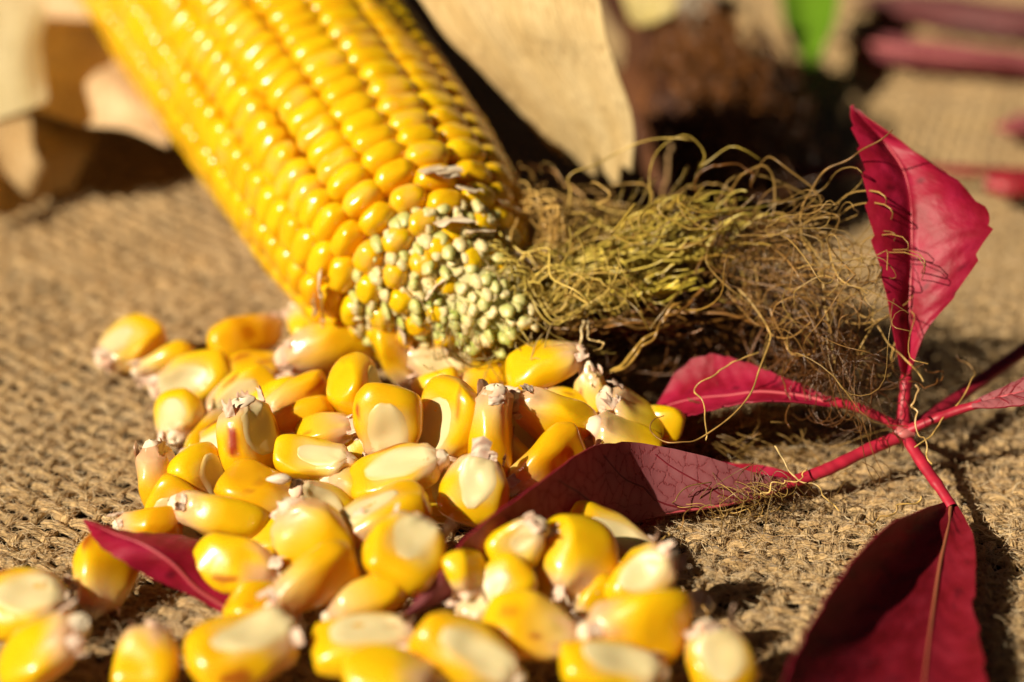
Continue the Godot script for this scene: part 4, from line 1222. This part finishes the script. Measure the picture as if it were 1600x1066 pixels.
	var rows_215 := [
		[Vector3(21.3, 22.6, -81.8), Vector3(24.2, 21.9, -80.3), Vector3(29.4, 23.2, -82.1)],
		[Vector3(20.0, 24.7, -90.8), Vector3(24.7, 25.2, -91.1), Vector3(31.1, 25.2, -91.1)],
		[Vector3(19.7, 27.1, -100.0), Vector3(25.1, 27.1, -100.0), Vector3(32.2, 27.1, -100.0)],
	]
	tag(sheet("yellow_husk", rows_215, Color(0.72, 0.60, 0.22), Color(0.78, 0.68, 0.34), M.husk, 1.5, self, 0.1), "small pale yellow husk scrap at the top edge", "corn husk")
	var rows_221 := [
		[Vector3(31.6, 21.2, -74.2), Vector3(33.2, 20.6, -72.8), Vector3(34.7, 21.4, -74.3)],
		[Vector3(30.4, 23.8, -84.6), Vector3(33.6, 24.3, -84.9), Vector3(36.9, 24.0, -84.8)],
		[Vector3(30.9, 26.7, -97.5), Vector3(34.5, 26.7, -97.5), Vector3(38.6, 26.7, -97.5)],
	]
	tag(sheet("grey_husk", rows_221, Color(0.55, 0.50, 0.40), Color(0.62, 0.57, 0.47), M.husk, 1.5, self, 0.1), "small greyish white husk scrap hanging beside the green blade", "corn husk")
	var rows_227 := [
		[Vector3(37.3, 12.6, -67.4), Vector3(38.7, 11.6, -66.9), Vector3(40.3, 11.9, -69.3)],
		[Vector3(35.2, 16.7, -74.1), Vector3(37.0, 17.6, -73.4), Vector3(39.2, 16.3, -75.0)],
		[Vector3(34.2, 19.1, -82.2), Vector3(35.9, 19.7, -82.5), Vector3(38.5, 18.5, -84.1)],
	]
	tag(sheet("straw_husk", rows_227, Color(0.5, 0.38, 0.2), Color(0.42, 0.3, 0.14), M.husk, 1.5, self, 0.2), "narrow straw coloured husk strip between brown husk and shadow", "corn husk")
	var rows_233 := [
		[Vector3(55.7, 9.0, -94.9), Vector3(56.6, 8.7, -94.8), Vector3(57.5, 9.2, -95.0)],
		[Vector3(53.6, 11.0, -106.2), Vector3(57.2, 9.8, -107.8), Vector3(61.3, 11.2, -106.3)],
		[Vector3(53.3, 12.8, -119.6), Vector3(58.4, 11.6, -121.2), Vector3(64.7, 12.8, -119.6)],
		[Vector3(53.5, 15.0, -136.6), Vector3(60.3, 14.4, -138.6), Vector3(68.5, 15.0, -136.6)],
	]
	tag(sheet("green_blade", rows_233, Color(0.16, 0.34, 0.02), Color(0.24, 0.45, 0.03), M.green, 0.6, self, 0), "bright green leaf blade hanging at the top edge", "leaf")
	var rows_240 := [
		[Vector3(-96.4, 13.7, -54.4), Vector3(-83.7, 15.1, -57.4), Vector3(-73.4, 13.2, -54.1), Vector3(-58.1, 13.2, -42.8)],
		[Vector3(-98.9, 15.4, -71.1), Vector3(-85.9, 15.8, -74.8), Vector3(-75.0, 15.4, -71.1), Vector3(-61.4, 14.0, -62.5)],
		[Vector3(-103.9, 14.5, -93.3), Vector3(-87.5, 16.9, -90.1), Vector3(-76.9, 15.8, -89.5), Vector3(-65.6, 14.1, -84.1)],
		[Vector3(-109.7, 18.2, -127.0), Vector3(-92.0, 20.9, -122.8), Vector3(-79.8, 21.4, -117.4), Vector3(-72.3, 19.2, -116.2)],
	]
	tag(sheet("pale_husk", rows_240, Color(0.72, 0.55, 0.33), Color(0.82, 0.67, 0.46), M.husk, 2.5, self, 0), "pale dry husk folded behind the cob at the left edge", "corn husk")
	var rows_247 := [
		[Vector3(-91.0, 16.3, -41.1), Vector3(-84.9, 18.8, -43.5), Vector3(-81.1, 19.9, -46.4), Vector3(-78.2, 19.8, -50.8)],
		[Vector3(-94.6, 22.5, -55.7), Vector3(-88.7, 23.4, -59.5), Vector3(-84.3, 23.7, -61.9), Vector3(-81.3, 22.2, -65.7)],
		[Vector3(-100.9, 28.9, -87.4), Vector3(-93.9, 28.9, -87.4), Vector3(-89.3, 28.9, -87.4), Vector3(-85.8, 28.9, -87.4)],
	]
	tag(sheet("greenish_husk", rows_247, Color(0.70, 0.62, 0.36), Color(0.76, 0.68, 0.44), M.husk, 1.5, self, 0), "greenish cream husk scrap in the top left corner", "corn husk")
	var rows_253 := [
		[Vector3(-93.4, 1.0, -44.1), Vector3(-86.4, 1.2, -47.1), Vector3(-81.5, 1.2, -49.7), Vector3(-76.6, 1.0, -54.5)],
		[Vector3(-91.8, 8.0, -40.4), Vector3(-86.7, 6.0, -50.8), Vector3(-80.9, 7.0, -50.1), Vector3(-74.8, 5.0, -54.7)],
		[Vector3(-94.5, 9.0, -52.9), Vector3(-87.3, 10.0, -56.2), Vector3(-80.3, 11.0, -54.7), Vector3(-72.2, 8.0, -57.3)],
		[Vector3(-96.7, 11.0, -64.0), Vector3(-87.4, 13.0, -63.5), Vector3(-80.6, 13.0, -63.5), Vector3(-71.3, 9.0, -65.9)],
	]
	tag(sheet("tan_husk", rows_253, Color(0.50, 0.36, 0.18), Color(0.42, 0.28, 0.12), M.husk, 3, self, 0.1), "tan husk lying low on the burlap at the left edge", "corn husk")
	var tuft := thing("silk_tuft", "dark brown dry silk tuft behind the tangle, under the green blade", "corn silk")
	loose = Shape.new()
	bundle(tuft, [Vector3(32.5, 22.7, -84.1), Vector3(32.4, 17.9, -64.6), Vector3(33.4, 13.2, -47.3), Vector3(34.6, 7.8, -33.1)], Vector3(8, 6, 6), Vector3(9, 6, 8), 260, 9, Color(0.30, 0.12, 0.035), Color(0.07, 0.025, 0.008), loose, 0, 0.12, 0.26)
	bundle(tuft, [Vector3(44.6, 16.9, -86.7), Vector3(44.3, 11.4, -69.0), Vector3(44.3, 6.3, -55.0), Vector3(44.6, 2.4, -45.0)], Vector3(7, 6, 6), Vector3(8, 6, 8), 200, 9, Color(0.07, 0.025, 0.008), Color(0.07, 0.025, 0.008), loose, 0, 0.12, 0.26)
	build("tuft_tangle", loose, M.silk, tuft).set_meta("kind", "stuff")
	var far_stem := thing("creeper_vine", "thin dark red creeper vine lying across the cloth behind", "vine")
	stalk(far_stem, "stalk", [Vector3(41.5, 3.0, -59.3), Vector3(55.9, 3.0, -57.7), Vector3(69.6, 3.0, -59.3), Vector3(80.5, 3.0, -57.7), Vector3(93.7, 3.0, -56.5)], 1.1, 1.1, Color(0.2, 0.01, 0.02))
	stalk(far_stem, "node", [Vector3(81.9, 4.0, -50.7), Vector3(85.4, 4.0, -48.8), Vector3(89.9, 4.0, -49.4)], 2.2, 2.4, Color(0.3, 0.02, 0.03))
	var pink_far := thing("creeper_leaflet", "blurred pinkish creeper leaf lying flat at the top right", "leaf")
	var pink_far_rows := [
		[Vector3(64.8, 2.0, -126.4), Vector3(65.1, 2.0, -127.1), Vector3(65.5, 2.0, -127.9)],
		[Vector3(73.5, 2.0, -115.5), Vector3(73.8, 5.0, -114.6), Vector3(76.2, 3.0, -125.2)],
		[Vector3(84.2, 2.0, -111.3), Vector3(83.7, 5.0, -110.0), Vector3(86.0, 3.0, -122.2)],
		[Vector3(95.0, 2.0, -108.5), Vector3(94.3, 5.0, -106.5), Vector3(96.7, 3.0, -117.9)],
		[Vector3(110.6, 2.0, -105.7), Vector3(111.7, 2.0, -109.2), Vector3(112.6, 2.0, -114.4)],
	]
	leaflet(pink_far, "blade", pink_far_rows, 0.3, false, Color(1.35, 2.5, 1.9))
	var dark_far := thing("creeper_leaflet", "dark red blurred creeper leaf across the top right corner", "leaf")
	var dark_far_rows := [
		[Vector3(71.7, 2.0, -148.5), Vector3(71.7, 3.0, -146.8), Vector3(72.7, 2.0, -152.2)],
		[Vector3(82.4, 2.0, -139.4), Vector3(82.1, 4.0, -138.8), Vector3(84.4, 3.0, -152.6)],
		[Vector3(93.4, 2.0, -133.9), Vector3(93.4, 4.0, -134.9), Vector3(96.1, 3.0, -149.7)],
		[Vector3(104.4, 2.0, -130.1), Vector3(104.5, 4.0, -131.5), Vector3(107.3, 3.0, -144.4)],
		[Vector3(117.7, 2.0, -130.9), Vector3(118.8, 2.0, -134.7), Vector3(120.3, 2.0, -142.5)],
	]
	leaflet(dark_far, "blade", dark_far_rows, 0.3, false, Color(0.6, 0.8, 0.7))
	var edge_far := thing("creeper_leaflet", "pink scrap of creeper leaf at the right edge behind the upright leaflet", "leaf")
	var edge_far_rows := [
		[Vector3(88.8, 2.0, -79.9), Vector3(89.2, 2.0, -80.5), Vector3(89.7, 2.0, -81.4)],
		[Vector3(93.2, 2.0, -75.3), Vector3(92.3, 5.0, -72.6), Vector3(94.8, 3.0, -83.6)],
		[Vector3(102.5, 2.0, -75.3), Vector3(103.4, 2.0, -78.3), Vector3(104.3, 2.0, -82.9)],
	]
	leaflet(edge_far, "blade", edge_far_rows, 0.3, false, Color(1, 1.4, 1.2))
